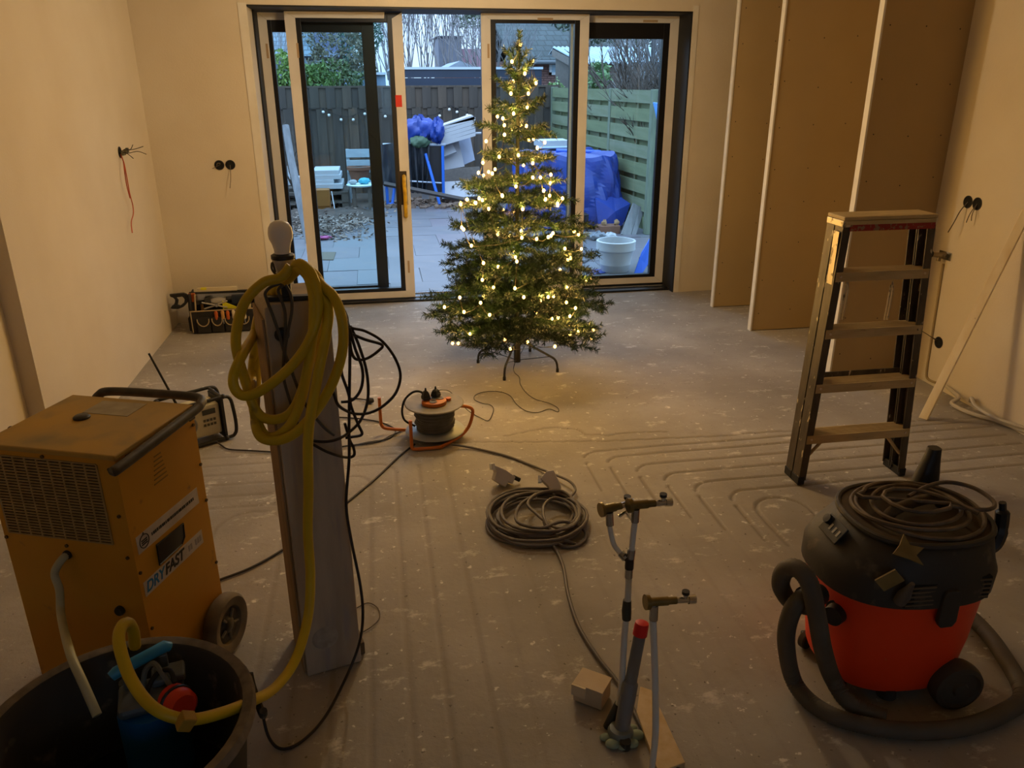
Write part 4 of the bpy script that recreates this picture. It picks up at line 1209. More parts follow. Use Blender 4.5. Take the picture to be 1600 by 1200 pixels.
# ------------------------------------------------------------------ water and drain pipes
def pipes():
    grey = mat('drain_grey', '#77797c', .5, var='#696a6d', scale=9)
    white = mat('water_pipe_white', '#d0d0cc', .4)
    dk = mat('pipe_dark', '#35352f', .7)
    b = (.575, 1.64)
    T0, T1 = Vector((.570, 1.625, 0)), Vector(at(1003, 975, y=1.66))
    r = root('drain_pipe', 'grey drain pipe with red cap rising from the floor', 'pipe', (.57, 1.625, 0))
    O('pipe', MB().tube([T0 + Vector((0, 0, .0)), T1], .0165, 20), grey, r, True)
    k = (T1 - T0)
    O('coupling', MB().tube([T0 + k * .05, T0 + k * .48, T0 + k * .5], [.0215, .0215, .0175], 20), grey, r, True)
    n = k.normalized()
    O('red_cap', MB().tube([T1 - n * .032, T1 - n * .004, T1 + n * .004, T1 + n * .006], [.0195, .019, .0178, .012], 20), mat('cap_red', '#d41f22', .45), r, True, label='red end cap')
    O('collar', MB().lathe([(.023, .0), (.034, .004), (.036, .02), (.03, .032), (.023, .034)], (.57, 1.625, .0), 20), mat('collar_grey', '#6f7673', .5), r, True)
    fm = mat('foam_rubber_ring', '#8f9a86', .8, var='#7b8a74', scale=30)
    for i, (a, q) in enumerate(((185, .9), (225, 1.1), (262, .75), (300, 1.0), (345, 1.15), (25, .8))):
        O('pipe_foam', MB().sphere((.57 + .043 * cos(radians(a)), 1.625 + .043 * sin(radians(a)), .009 * q), .016 * q, 10, 8, (1.25, 1, .56)), fm, r, True)
    O('plug_stub', MB().cyl((.572, 1.585, .0), (.572, 1.585, .024), .015, 14), dk, r, True)
    # taller branch: white pipe, press fittings, two stop valves
    A = [(.545, 1.665, 0), at(968, 1095, y=1.66), at(976, 990, y=1.655), at(981, 935, y=1.655), at(983, 880, y=1.655)]
    r2 = root('water_pipe', 'taller white water pipe with two brass stop valves', 'pipe', (.545, 1.665, 0))
    O('pipe', MB().tube(spline(A, 4), .0088, 12), white, r2, True)
    O('floor_sleeve', MB().cyl((.545, 1.665, 0), at(967, 1100, y=1.662), .013, 14), dk, r2, True)
    O('dark_sleeve', MB().tube([at(979, 967, y=1.655), at(979, 955, y=1.655), at(980, 938, y=1.655)], [.012, .013, .011], 14), dk, r2, True)
    O('press_sleeve', MB().tube([at(982, 902, y=1.655), at(983, 888, y=1.655)], .0105, 14), steel, r2, True)
    O('tee', MB().tube([at(983, 888, y=1.655), at(984, 872, y=1.655)], .0115, 14).tube([at(984, 876, y=1.655), at(974, 868, y=1.665)], .009, 12), black_plastic, r2, True)
    O('press_sleeve', MB().tube([at(985, 874, y=1.655), at(987, 858, y=1.655)], .0105, 14), steel, r2, True)
    O('press_sleeve', MB().tube([at(978, 873, y=1.66), at(970, 864, y=1.672)], .0105, 14), steel, r2, True)
    O('riser', MB().tube([at(987, 860, y=1.655), at(990, 830, y=1.655), at(993, 808, y=1.655)], .0078, 12), white, r2, True)
    O('riser', MB().tube(spline([at(970, 865, y=1.672), at(960, 852, y=1.69), at(955, 835, y=1.70), at(952, 818, y=1.70)], 4), .0070, 12), white, r2, True)
    def valve(px0, px1, y0, y1, parent, flip=1, body=brass, nose=chrome):
        a, b_ = Vector(at(*px0, y=y0)), Vector(at(*px1, y=y1))
        d = b_ - a
        v = O('valve', MB().tube([a, a + d * .08, a + d * .081, a + d * .45, a + d * .451, a + d * .62], [.019, .019, .0115, .0115, .0095, .0095], 14), body, parent, True)
        O('valve_nose', MB().tube([a + d * .62, a + d * .86, a + d * .861, a + d], [.0085, .0085, .0115, .0115], 14), nose, v, True)
        c = a + d * .80
        O('spindle', MB().cyl(c, c + Vector((0, 0, .019)), .006, 12), nose, v, True)
        O('spindle_cap', MB().cyl(c + Vector((0, 0, .017)), c + Vector((0, 0, .025)), .0095, 12), black_plastic, v, True)
        return v
    valve((981, 790), (1049, 784), 1.655, 1.665, r2)
    O('press_sleeve', MB().tube([at(992, 815, y=1.655), at(993, 795, y=1.655)], .0105, 14), steel, r2, True)
    v = valve((938, 797), (990, 786), 1.70, 1.72, r2)
    O('press_sleeve', MB().tube([at(953, 820, y=1.70), at(952, 800, y=1.70)], .0105, 14), steel, r2, True)
    O('lever', MB().tube([at(968, 806, y=1.70), at(978, 800, y=1.69), at(988, 812, y=1.69)], .005, 8), chrome, v, True)
    # second riser with one valve
    B = [(.617, 1.50, 0), at(1024, 1150, y=1.505), at(1024, 1080, y=1.51), at(1022, 1010, y=1.515), at(1020, 965, y=1.515), at(1021, 945, y=1.515)]
    r3 = root('water_pipe', 'shorter white water pipe with one chrome stop valve', 'pipe', (.617, 1.50, 0))
    O('pipe', MB().tube(spline(B, 4), .0088, 12), white, r3, True)
    O('press_sleeve', MB().tube([at(1021, 968, y=1.515), at(1022, 945, y=1.515)], .0108, 14), steel, r3, True)
    valve((1008, 941), (1086, 936), 1.515, 1.52, r3)
    # plank scrap on the floor
    P = [at(u, v, z=.0)[:2] for u, v in ((1000, 1080), (1018, 1086), (1070, 1200), (1028, 1215), (994, 1120))]
    mb = MB().prism(P, .001, .019)
    O('plank_offcut', mb, wood_pale, None, loc=(P[0][0], P[0][1], 0), bevel=.002, label='pale plank offcut on the floor beside the drain pipe', cat='plank')
pipes()

# ------------------------------------------------------------------ cable coil, connectors and floor cables
GREYBOX = mat('connector_grey', '#cbc4ba', .6, var='#b9b2a8', scale=12)
def connector(name, label, c, rz, rx, poly, th, fingers):
    r = root(name, label, 'connector', (c[0], c[1], 0), 0)
    T = Tm((0, 0, c[2]), rz, rx)
    O('housing', MB().prism(poly, 0, th, 'y', T=T), GREYBOX, r, bevel=.003)
    O('back_cover', MB().prism([(x * .9, z * .9) for x, z in poly], th + .0005, th + .012, 'y', T=T), GREYBOX, r, bevel=.002)
    cl = MB()
    for k in range(3): cl.box(fingers[0] - .012, fingers[0] + .004, .006 + k * .012, .013 + k * .012, fingers[1] - .012, fingers[1] + .016, T=T)
    O('contact_fingers', cl, white_plastic, r)
    g = T @ Vector((poly[4][0] - .006, th * .5, poly[4][1]))
    e = g + (T.to_3x3() @ Vector((.03, 0, -.02)))
    O('cable_gland', MB().tube([g, e], .010, 12), black_plastic, r)
    return r
_c = at(788, 742, z=.06)
connector('grey_connector', 'grey T-shaped plug connector standing left of the coiled cable', _c, radians(12), radians(-22), [(-.050, -.014), (-.036, .016), (-.037, .050), (.012, .020), (.052, -.018), (.034, -.047), (.015, -.033), (-.003, -.056)], .042, (-.040, .042))
_c = at(858, 752, z=.085)
connector('grey_connector', 'grey plug connector resting on the coiled cable', _c, radians(-12), radians(-40), [(-.038, .012), (-.012, .045), (.02, .05), (.052, -.02), (.056, -.05), (.02, -.062), (-.004, -.02)], .05, (-.036, .010))

def coil():
    m = mat('coil_cable', '#57504a', .6, var='#686058', scale=10)
    pts = []
    c = np.array(at(838, 808, z=.02))
    R = random.Random(9)
    turns = 9
    for k in range(turns * 14):
        t = 2 * pi * k / 14
        n = k / 14
        rad = .178 + .026 * sin(n * 2.3) + R.uniform(-.005, .005)
        cx = c[0] + .010 * sin(n * 1.7)
        cy = c[1] + .016 * cos(n * 2.9)
        pts.append((cx + rad * 1.03 * cos(t - 2.2), cy + rad * sin(t - 2.2), .008 + .0085 * (n % 5.5) + .004 * sin(t * 1.5 + n)))
    r = root('extension_cable', 'grey cable lying in a coil on the middle of the floor', 'cable', (c[0], c[1], 0))
    O('coil', MB().tube(spline(pts, 2), .0068, 8), m, r, True)
    inner = [at(u, v, z=z) for u, v, z in ((900, 850, .008), (870, 838, .03), (852, 815, .055), (850, 790, .06), (868, 778, .06), (895, 790, .05), (900, 815, .045), (870, 825, .05), (835, 800, .05), (825, 785, .055), (845, 770, .06), (880, 768, .06), (903, 790, .05))]
    O('loose_loop', MB().tube(spline(inner, 5), .0068, 8), m, r, True)
    loop2 = [at(u, v, z=z) for u, v, z in ((838, 772, .055), (812, 790, .05), (808, 815, .05), (845, 825, .05), (880, 815, .055), (912, 828, .02), (913, 845, .008), (890, 855, .007), (862, 843, .02), (850, 815, .05))]
    O('loose_loop', MB().tube(spline(loop2, 5), .0068, 8), m, r, True)
    tail = [at(u, v, z=z) for u, v, z in ((806, 838, .012), (850, 842, .02), (866, 855, .008), (880, 885, .007), (888, 930, .007), (905, 980, .007), (935, 1028, .007), (962, 1062, .007), (985, 1100, .007), (1010, 1150, .007), (1040, 1185, .007), (1075, 1215, .007))]
    O('tail', MB().tube(spline(tail, 6), .0066, 8), m, r, True)
    # from the reel to the connector
    lead = [at(u, v, z=z) for u, v, z in ((705, 694, .02), (740, 700, .007), (790, 712, .007), (830, 727, .007), (868, 742, .02), (890, 752, .03), (899, 765, .02), (890, 778, .03))]
    O('lead', MB().tube(spline(lead, 5), .006, 8), m, r, True)
coil()

def floor_box():
    c = at(925, 1078, z=.03)
    r = root('card_box', 'small cream box on the floor left of the drain pipe', 'box', (c[0], c[1], 0), radians(-38))
    m = mat('cream_card', '#cdb897', .7, var='#bda580', scale=10)
    O('carton', MB().box(-.045, .045, -.035, .035, .002, .06), m, r, bevel=.002)
    O('lid', MB().box(-.047, .047, -.037, .037, .0605, .066), m, r, bevel=.001)
    O('flap', MB().box(-.047, -.0035, -.045, -.0375, .03, .066), mat('card_edge', '#d2bf9c', .7), r)
floor_box()

def floor_cable(name, label, pts, rad, m, k=6):
    P = spline(pts, k)
    O(name, MB().tube(P, rad, 7), m, None, loc=(P[0][0], P[0][1], 0), label=label, cat='cable')
DK = mat('floor_cable_dark', '#2a2119', .6)
floor_cable('floor_cable', 'thin dark cable from the cable reel down to the dryer', [at(u, v, z=.005) for u, v in ((648, 694), (625, 712), (590, 745), (548, 780), (500, 818), (440, 860), (390, 888), (338, 908), (330, 915))], .0048, DK)
floor_cable('floor_cable', 'black radio lead running along the floor behind the post', [at(u, v, z=z) for u, v, z in ((338, 690, .02), (345, 695, .006), (358, 702, .005), (390, 704, .005), (430, 706, .005), (480, 706, .005), (540, 697, .005), (590, 690, .005), (612, 680, .006), (640, 668, .006))], .004, DK)
floor_cable('floor_cable', 'dark cable curving behind the post to the reel', [at(u, v, z=z) for u, v, z in ((530, 652, .006), (560, 654, .005), (595, 660, .005), (618, 672, .005), (606, 685, .005), (570, 692, .005), (545, 698, .005))], .004, DK)
floor_cable('floor_wire', 'thin loose wire loop on the floor right of the post', [at(u, v, z=.003) for u, v in ((557, 950), (575, 942), (590, 950), (593, 965), (582, 978), (566, 988))], .0018, mat('loose_wire', '#4d4032', .6))
p_ = at(578, 626, z=.018)
floor_cable('floor_cable', 'short lead with black plug lying behind the post', [at(545, 622, z=.006), at(560, 623, z=.006), at(574, 625, z=.012)], .004, DK)
O('plug_head', MB().lathe([(0, -.022), (.014, -.02), (.017, 0), (.012, .02), (0, .022)], T=Tm(p_, .3, 0, radians(90)), n=14), black_rubber, None, loc=(p_[0], p_[1], 0), label='round black plug on the floor behind the post', cat='plug')

# ------------------------------------------------------------------ cable reel
def reel():
    c = at(680, 672, z=.03)
    r = root('cable_reel', 'cable reel with orange tube frame and grey flanges', 'cable reel', (c[0], c[1], 0))
    fl = mat('reel_flange', '#857c6b', .6, .0, var='#665e50', scale=12)
    orange = mat('reel_orange', '#cf7420', .5, var='#bb6418', scale=9)
    cabm = mat('reel_cable', '#5a564c', .65, var='#47443c', scale=20)
    O('lower_flange', MB().lathe([(0, .03), (.148, .03), (.152, .034), (.148, .038), (.09, .042), (0, .042)], n=40), mat('reel_flange_grey', '#9aa0a4', .5, .3), r)
    O('upper_flange', MB().lathe([(0, .168), (.10, .168), (.146, .176), (.150, .181), (.146, .184), (.10, .178), (0, .178)], n=40), fl, r)
    O('drum', MB().lathe([(.0, .043), (.07, .043), (.07, .167), (0, .167)], n=28), cabm, r)
    pts = []
    for k in range(13 * 20):
        t = 2 * pi * k / 20
        n = k / 20
        pts.append(((.092 + .006 * sin(n * 5 + t)) * cos(t), (.093 + .003 * cos(n * 3)) * sin(t), .049 + .0088 * n))
    O('wound_cable', MB().tube(pts, .0072, 6), cabm, r)
    o = O('socket_block', MB().lathe([(0, .1785), (.062, .1785), (.064, .182), (.062, .196), (.056, .199), (0, .199)], n=28), orange, r)
    for a in (20, 140, 260):
        O('socket', MB().lathe([(.019, .1992), (.019, .203), (.014, .203), (.013, .2)], (.034 * cos(radians(a)), .034 * sin(radians(a)), 0), 16), mat('socket_grey', '#77706a', .5), o)
    O('cutout', MB().cyl((.075, .03, .179), (.075, .03, .192), .014, 14), orange, r)
    # tube frame
    z0 = .010
    fr = [(-.035, -.155, z0), (-.145, -.15, z0 + .002), (-.155, -.145, .02), (-.157, -.145, .05), (-.157, -.145, .17)]
    def tube(L, k=4): return MB().tube(spline(L, k), .0085, 9)
    O('frame_tube', tube([(.02, -.165, z0), (-.10, -.168, z0), (-.125, -.168, .018), (-.128, -.168, .05), (-.128, -.168, .165)]), orange, r)
    O('frame_tube', tube([(-.12, .02, .03), (-.24, .06, .03), (-.268, .068, .045), (-.272, .07, .08), (-.272, .07, .20)]), orange, r)
    O('frame_tube', tube([(.09, -.06, .16), (.13, -.03, .166), (.185, .0, .14), (.195, .0, .11), (.17, -.03, .05), (.12, -.07, .018), (.02, -.16, z0)]), orange, r)
    O('frame_tube', tube([(-.12, .02, .025), (.0, .02, .022), (.06, .12, .02), (.08, .15, .06), (.09, .14, .12), (.08, .10, .16)]), orange, r)
    O('spindle_nut', MB().cyl((0, 0, .199), (0, 0, .208), .016, 6), steel, r)
    # loop of cable rising over the edge into a plug
    O('cable_loop', MB().tube(spline([(-.10, .0, .06), (-.15, .01, .09), (-.162, .015, .14), (-.145, .02, .20), (-.10, .03, .235), (-.06, .02, .235), (-.044, .005, .21)], 5), .0058, 8), black_rubber, r)
    return c
RC = reel()
def plug(name, label, off, h, m, twist):
    r = root(name, label, 'plug', (RC[0] + off[0], RC[1] + off[1], .2035), twist)
    O('plug_body', MB().loft([[(x, y, z) for x, y in ((-a, -b), (a, -b), (a, b), (-a, b))] for a, b, z in ((.019, .019, 0), (.02, .019, .012), (.015, .013, .032), (.008, .008, h))], smooth=False), m, r, bevel=.003)
    O('strain_relief', MB().tube([(0, 0, h), (0, 0, h + .014)], [.006, .004], 10), black_rubber, r)
    O('grip_ring', MB().lathe([(.0185, .013), (.0215, .016), (.0185, .019)], n=16), black_rubber, r)
plug('mains_plug', 'dark plug on the cable reel, at the foot of the thick cable loop', (-.040, .0), .046, mat('plug_dark', '#2b2824', .6), .3)
plug('mains_plug', 'black plug on the cable reel feeding the fairy lights', (.012, .03), .040, black_plastic, .9)
# ------------------------------------------------------------------ site radio behind the dryer
def radio():
    c = at(318, 690, z=.0)
    r = root('site_radio', 'cream site radio with black tube guard and antenna behind the dryer', 'radio', (-.97, 3.84, 0), radians(32))
    cream = mat('radio_cream', '#cfc7a4', .5, var='#bdb48f', scale=10)
    O('case', MB().box(-.13, .11, -.05, .08, .035, .20), cream, r, bevel=.012)
    O('handle_ridge', MB().box(-.10, .08, -.03, .03, .2005, .216), cream, r, bevel=.005)
    for x in (-.07,):
        s = O('speaker', MB().lathe([(.058, 0), (.060, .004), (.055, .008), (.05, .004), (0, .006)], T=Tm((x, -.051, .115), 0, radians(90)), n=28), mat('speaker_grille', '#8d8a7e', .6), r)
    O('display', MB().box(.02, .085, -.0535, -.0505, .152, .178), mat('radio_display', '#3a3b33', .3), r)
    for i in range(2):
        for k in range(4):
            O('button', MB().box(.020 + .017 * k, .031 + .017 * k, -.054, -.0505, .092 + .024 * i, .104 + .024 * i), mat('radio_button', '#55503f', .5), r)
    tb = mat('guard_tube', '#1b1a18', .5)
    for y in (-.075, .10):
        O('guard', MB().tube(spline([(.05, y, .232), (.13, y, .232), (.158, y, .215), (.168, y, .16), (.172, y, .07), (.160, y, .022), (.11, y, .012), (-.12, y, .012), (-.168, y, .022), (-.176, y, .07), (-.172, y, .18), (-.15, y, .225), (-.10, y, .232), (.05, y, .232)], 4), .009, 9), tb, r)
    for x in (-.14, .12):
        for z in (.012, .232):
            O('guard_bar', MB().cyl((x, -.075, z), (x, .10, z), .008, 8), tb, r)
    O('guard_mount', MB().box(.112, .125, -.07, .095, .02, .22), tb, r)
    O('guard_mount', MB().box(-.15, -.135, -.07, .095, .02, .22), tb, r)
    O('guard_knob', MB().sphere((.125, -.075, .235), .013, 10, 8).sphere((.115, -.078, .012), .0125, 10, 8), tb, r)
    b = Vector((-.06, .06, .2))
    O('antenna', MB().tube([b, b + Vector((-.012, .01, .05)), b + Vector((-.07, .06, .27))], [.007, .006, .005], 8), black_rubber, r)
radio()

# ------------------------------------------------------------------ tool bag and its tools
def toolbag():
    bx, by = -1.155, 5.88
    r = root('tool_bag', 'open black tool bag with beige piping in the far left corner', 'tool bag', (bx, by, 0), radians(3))
    fab = mat('bag_fabric', '#1f1c1a', .85, var='#2b2724', scale=20, bump=.06)
    pipe = mat('bag_piping', '#a5906c', .7)
    W, D, H = .225, .11, .16
    b = MB()
    b.box(-W, W, -D, D, 0, .012)
    b.box(-W, W, -D, -D + .008, .012, H).box(-W, W, D - .008, D, .012, H + .05)
    b.box(-W, -W + .008, -D + .008, D - .008, .012, H + .12).box(W - .008, W, -D + .008, D - .008, .012, H + .12)
    O('bag_body', b, fab, r, bevel=.003)
    for s in (-1, 1):
        O('end_panel', MB().prism([(-D + .01, .012), (D - .01, .012), (D - .02, .20), (.04, .275), (-.04, .275), (-D + .02, .20)], s * (W + .001), s * (W + .012), 'x'), fab, r)
    O('carry_handle', MB().tube([(-W, 0, .268), (W, 0, .268)], .013, 10), black_rubber, r)
    fr = MB().tube([(-W - .004, -D, H + .005), (W + .004, -D, H + .005)], .005, 6)
    O('piping', fr, pipe, r)
    O('piping', MB().tube([(-W, -D, .01), (-W, -D, H)], .004, 6).tube([(W, -D, .01), (W, -D, H)], .004, 6), pipe, r)
    for x in (-.19, .185):
        O('frame_strip', MB().tube(spline([(x, -D + .012, H), (x, -.05, H + .10), (x, -.02, .262)], 4), .006, 6), pipe, r)
    # pockets
    x = -.19
    for w in (.10, .09, .09, .095):
        p = O('pocket', MB().box(x, x + w - .008, -D - .020, -D - .0005, .006, .118), fab, r, bevel=.005)
        u = [(x + .006, -D - .021, .112)] + [(x + (w - .008) * (.5 - .46 * cos(pi * k / 8)), -D - .021, .112 - .055 * sin(pi * k / 8)) for k in range(1, 8)] + [(x + w - .014, -D - .021, .112)]
        O('pocket_trim', MB().tube(u, .004, 6), pipe, p)
        x += w
    O('side_pocket', MB().box(-W - .03, -W - .013, -.07, .06, .01, .11), fab, r, bevel=.005)
    return r
toolbag()
def tool(name, label, mb, m, loc, rz=0, cat='tool', extra=()):
    r = root(name, label, cat, loc, rz)
    O(extra[0] if extra and isinstance(extra[0], str) else 'shaft', mb, m, r)
    for nm, b, mm in (extra[1:] if extra and isinstance(extra[0], str) else extra):
        O(nm, b, mm, r)
    return r
def tools():
    Xb, Yb = -1.155, 5.88
    bk = mat('tool_black', '#1d1b19', .5)
    org = mat('tool_orange', '#b5561c', .5)
    cream = mat('tool_cream', '#cdbf9d', .6)
    yel = mat('tool_yellow', '#d8cf12', .5)
    redm = mat('tool_red', '#7b2426', .5)
    wd = mat('tool_wood', '#b98a4c', .6)
    # hand saw hung over the left end of the bag
    r = root('hand_saw', 'hand saw with black and orange grip at the left of the tool bag', 'saw', (Xb - .225, Yb - .03, .205), radians(4))
    h = MB()
    P = [(-.135, .075), (-.04, .08), (-.01, .062), (-.012, .02), (-.05, -.02), (-.09, -.035), (-.145, -.03), (-.14, -.015), (-.115, .0), (-.10, .03), (-.112, .05), (-.135, .06)]
    Q = [(-.095, .052), (-.05, .055), (-.038, .035), (-.045, .008), (-.075, -.012), (-.092, -.005), (-.082, .028)]
    # ring-shaped grip: two outlines bridged
    n = 24
    def samp(L):
        A = np.array(L + [L[0]], float)
        s = np.r_[0, np.cumsum(np.linalg.norm(np.diff(A, axis=0), axis=1))]
        t = np.linspace(0, s[-1], n, endpoint=False)
        return [(np.interp(v, s, A[:, 0]), np.interp(v, s, A[:, 1])) for v in t]
    A, B = samp(P), samp(Q)
    V = [(a, -.012, b) for a, b in A] + [(a, .012, b) for a, b in A] + [(a, -.012, b) for a, b in B] + [(a, .012, b) for a, b in B]
    F = []
    for k in range(n):
        j = (k + 1) % n
        F += [(k, j, n + j, n + k), (2 * n + k, 3 * n + k, 3 * n + j, 2 * n + j), (k, 2 * n + k, 2 * n + j, j), (n + k, n + j, 3 * n + j, 3 * n + k)]
    O('grip', h.add(V, F), bk, r, bevel=.002)
    O('grip_front', MB().box(-.012, .035, -.011, .011, .01, .072), org, r, bevel=.004)
    O('blade', MB().prism([(.02, .02), (.02, .065), (.40, .055), (.40, .02)], -.001, .001, 'y'), steel, r)
    items = []
    tool('spirit_level', 'cream spirit level lying along the top of the tool bag', MB().box(-.155, .12, -.014, .014, 0, .026), cream, (Xb - .02, Yb + .0, .2815), 0, 'spirit level', ('rail', ('vial', MB().box(-.13, -.09, -.0146, .0146, .012, .0265), yel)))
    tool('speed_square', 'bright yellow square sticking out of the tool bag', MB().prism([(-.05, 0), (.06, 0), (-.05, .055)], -.004, .004, 'y'), yel, (Xb + .055, Yb - .075, .165), 0, 'square', ('plate', ('fence', MB().box(-.055, -.048, -.010, .010, 0, .057), yel)))
    tool('pliers', 'steel pliers lying crossed in the open tool bag', MB().tube([(-.10, 0, .055), (0, 0, .03), (.07, .005, .01)], .006, 6).tube([(-.09, .006, .005), (0, .006, .032), (.075, .0, .06)], .006, 6), mat('tool_steel', '#b5aea2', .4, .2), (Xb - .04, Yb - .085, .165), 0, 'pliers', ('jaw', ('pivot', MB().cyl((0, -.01, .031), (0, .016, .031), .012, 12), steel)))
    tool('cordless_drill', 'dark blue drill body filling the right of the tool bag', MB().box(-.07, .07, -.035, .035, .03, .085), mat('drill_blue', '#15202f', .5), (Xb + .125, Yb - .0, .16), radians(8), 'drill', ('motor', ('chuck', MB().cyl((-.07, 0, .058), (-.11, 0, .058), .02, 14), bk), ('grip', MB().box(.0, .05, -.02, .02, -.05, .03), bk)))
    tool('tape_roll', 'red tape roll in the tool bag near the yellow square', MB().lathe([(.022, -.014), (.038, -.014), (.038, .014), (.022, .014)], T=Tm((0, 0, .038), .2, radians(80)), n=20, close=True), redm, (Xb + .085, Yb + .01, .19), 0, 'tape', ('roll', ('core', MB().lathe([(.0195, -.0145), (.0215, -.0145), (.0215, .0145), (.0195, .0145)], T=Tm((0, 0, .038), .2, radians(80)), n=18, close=True), cream)))
    tool('wooden_box', 'small pale box at the right end inside the tool bag', MB().box(-.03, .03, -.02, .02, 0, .07), cream, (Xb + .165, Yb - .065, .15), radians(-6), 'box', ('carton', ('lid', MB().box(-.031, .031, -.021, .021, .0705, .076), wd)))
    for i, (dx, m, lb) in enumerate(((-.045, org, 'orange screwdriver grip in the second bag pocket'), (.0, wd, 'wooden chisel handle in the second bag pocket'), (.035, org, 'second orange grip standing in the bag pocket beside the chisel'), (.075, cream, 'pale cream handle in the third bag pocket'), (.15, cream, 'white marker lying across the rightmost bag pocket'))):
        tool('hand_tool', lb, MB().lathe([(0, 0), (.010, .0), (.013, .012), (.011, .03), (.013, .05), (.008, .062), (0, .063)], n=14), m, (Xb + dx, Yb - .123, .0985 + .004 * (i % 2)), 0, 'hand tool', ('grip', ('ferrule', MB().cyl((0, 0, -.035), (0, 0, -.0005), .005, 8), steel)))
    tool('hammer', 'hammer head and handle standing at the left inside the bag', MB().tube([(0, 0, -.1), (0, 0, .055)], .011, 10), wd, (Xb - .155, Yb - .02, .14), .5, 'hammer', ('handle', ('head', MB().box(-.045, .045, -.013, .013, .055, .083), mat('hammer_head', '#3a3733', .4, .7))))
    tool('glove', 'crumpled grey glove on top of the open tool bag', MB().sphere((0, 0, 0), .045, 14, 10, (1.3, .8, .55)).sphere((.05, .01, .0), .02, 10, 8, (1.6, .8, .7)), mat('glove_grey', '#9a948a', .9), (Xb - .04, Yb - .035, .215), .3, 'glove', ('palm', ('cuff', MB().lathe([(.028, -.02), (.034, .02), (.03, .022)], T=Tm((-.07, 0, 0), 0, 0, radians(90)), n=14), bk)))
    tool('tape_measure', 'orange tape measure in the bag pocket right of the flap', MB().box(-.022, .022, -.012, .012, 0, .042), org, (Xb - .075, Yb - .095, .118), 0, 'tape measure', ('case', ('dial', MB().cyl((0, -.0125, .021), (0, -.0145, .021), .014, 16), yel)))
tools()

# ------------------------------------------------------------------ wire boxes in the walls
def socket_hole(name, label, c, nrm, wires, n=1, gap=.075):
    """round black wall boxes; nrm is the wall's outward direction in plan"""
    a = atan2(nrm[1], nrm[0])
    r = root(name, label, 'wall box', c, a)                    # local +x points out of the wall
    for k in range(n):
        y = (k - (n - 1) / 2) * gap
        O('box_rim', MB().lathe([(.029, -.0), (.034, .0), (.034, .003), (.029, .003)], T=Tm((.0, y, 0), 0, 0, radians(90)), n=24, close=True), black_plastic, r)
        O('box_inside', MB().lathe([(.0, .0008), (.029, .0008), (.029, .0018), (0, .0018)], T=Tm((.0, y, 0), 0, 0, radians(90)), n=20), mat('box_dark', '#0c0b0a', .9), r)
    for pts, rad, m in wires:
        O('wire', MB().tube(spline(pts, 5), rad, 6), m, r)
    return r
wg = mat('wire_grey_brown', '#5a4d3b', .6)
wo = mat('wire_orange', '#b8532a', .5)
wb = mat('wire_black', '#241f1a', .6)
c = at(187, 238, x=XL)
rr = socket_hole('wall_box', 'open box with orange wires on the left wall', (c[0] + .0005, c[1], c[2]), (1, 0), [
    ([(.0, .0, -.01), (.02, -.03, -.05), (.03, -.075, -.11), (.03, -.08, -.19), (.028, -.05, -.27)], .0034, wo),
    ([(.0, .01, -.01), (.025, -.04, -.06), (.04, -.085, -.13), (.035, -.065, -.24), (.025, -.01, -.32), (.025, -.03, -.37), (.025, -.10, -.41), (.03, -.135, -.47)], .0034, wo),
    ([(.0, .0, .0), (.05, -.015, .012), (.10, -.02, .02), (.15, -.03, .035)], .0022, wg),
    ([(.0, .0, .0), (.05, -.01, -.005), (.11, -.02, .005), (.16, -.03, -.012)], .0022, wg),
    ([(.0, .01, .0), (.04, -.02, .02), (.08, -.06, .02), (.11, -.10, .05)], .0022, wb),
    ([(.0, -.01, .0), (.04, -.03, .0), (.07, -.07, -.01), (.10, -.10, -.03)], .0022, wb)], 1)
cb = MB()
for k in range(5):
    cb.box(.012 + .012 * (k % 3), .030 + .012 * (k % 3), -.022 + .010 * k, -.014 + .010 * k, -.018 + .008 * (k % 3), .006 + .01 * (k % 3))
O('connector_block', cb, mat('terminal_clear', '#6e6a52', .4), rr, bevel=.001)
c = at(351, 258, y=wy(-1.25))
ang = (.057, -1)
socket_hole('wall_box', 'double round wall box on the back wall left of the doors', (c[0], wy(c[0]) - .001, c[2]), ang, [
    ([(.0, .036, .0), (.02, .034, -.06), (.03, .03, -.10), (.03, .018, -.16)], .0024, wg),
    ([(.0, -.038, .0), (.02, -.06, -.01), (.03, -.085, -.02)], .0022, wg),
    ([(.0, -.038, .0), (.012, -.03, .012), (.016, -.048, .014), (.01, -.055, -.006)], .003, wg)], 2)
c = at(1520, 317, x=XR)
socket_hole('wall_box', 'double round wall box with wires high on the right wall', (c[0] - .0005, c[1], c[2]), (-1, 0), [
    ([(.0, -.036, .0), (.03, -.045, -.05), (.05, -.055, -.12), (.06, -.07, -.17)], .0032, wg),
    ([(.0, .036, .0), (.03, .034, -.05), (.04, .03, -.10)], .0026, wg),
    ([(.0, .036, .0), (.03, .05, -.05), (.04, .065, -.085)], .0022, wg)], 2, .072)
c = at(1467, 535, x=XR)
socket_hole('wall_box', 'single round wall box low on the right wall', (c[0] - .0005, c[1], c[2]), (-1, 0), [
    ([(.0, -.01, .01), (.04, -.03, .03), (.07, -.05, .05), (.11, -.09, .07)], .0022, wg),
    ([(.0, -.01, .0), (.05, -.02, .035), (.09, -.04, .06)], .0022, wg)], 1)
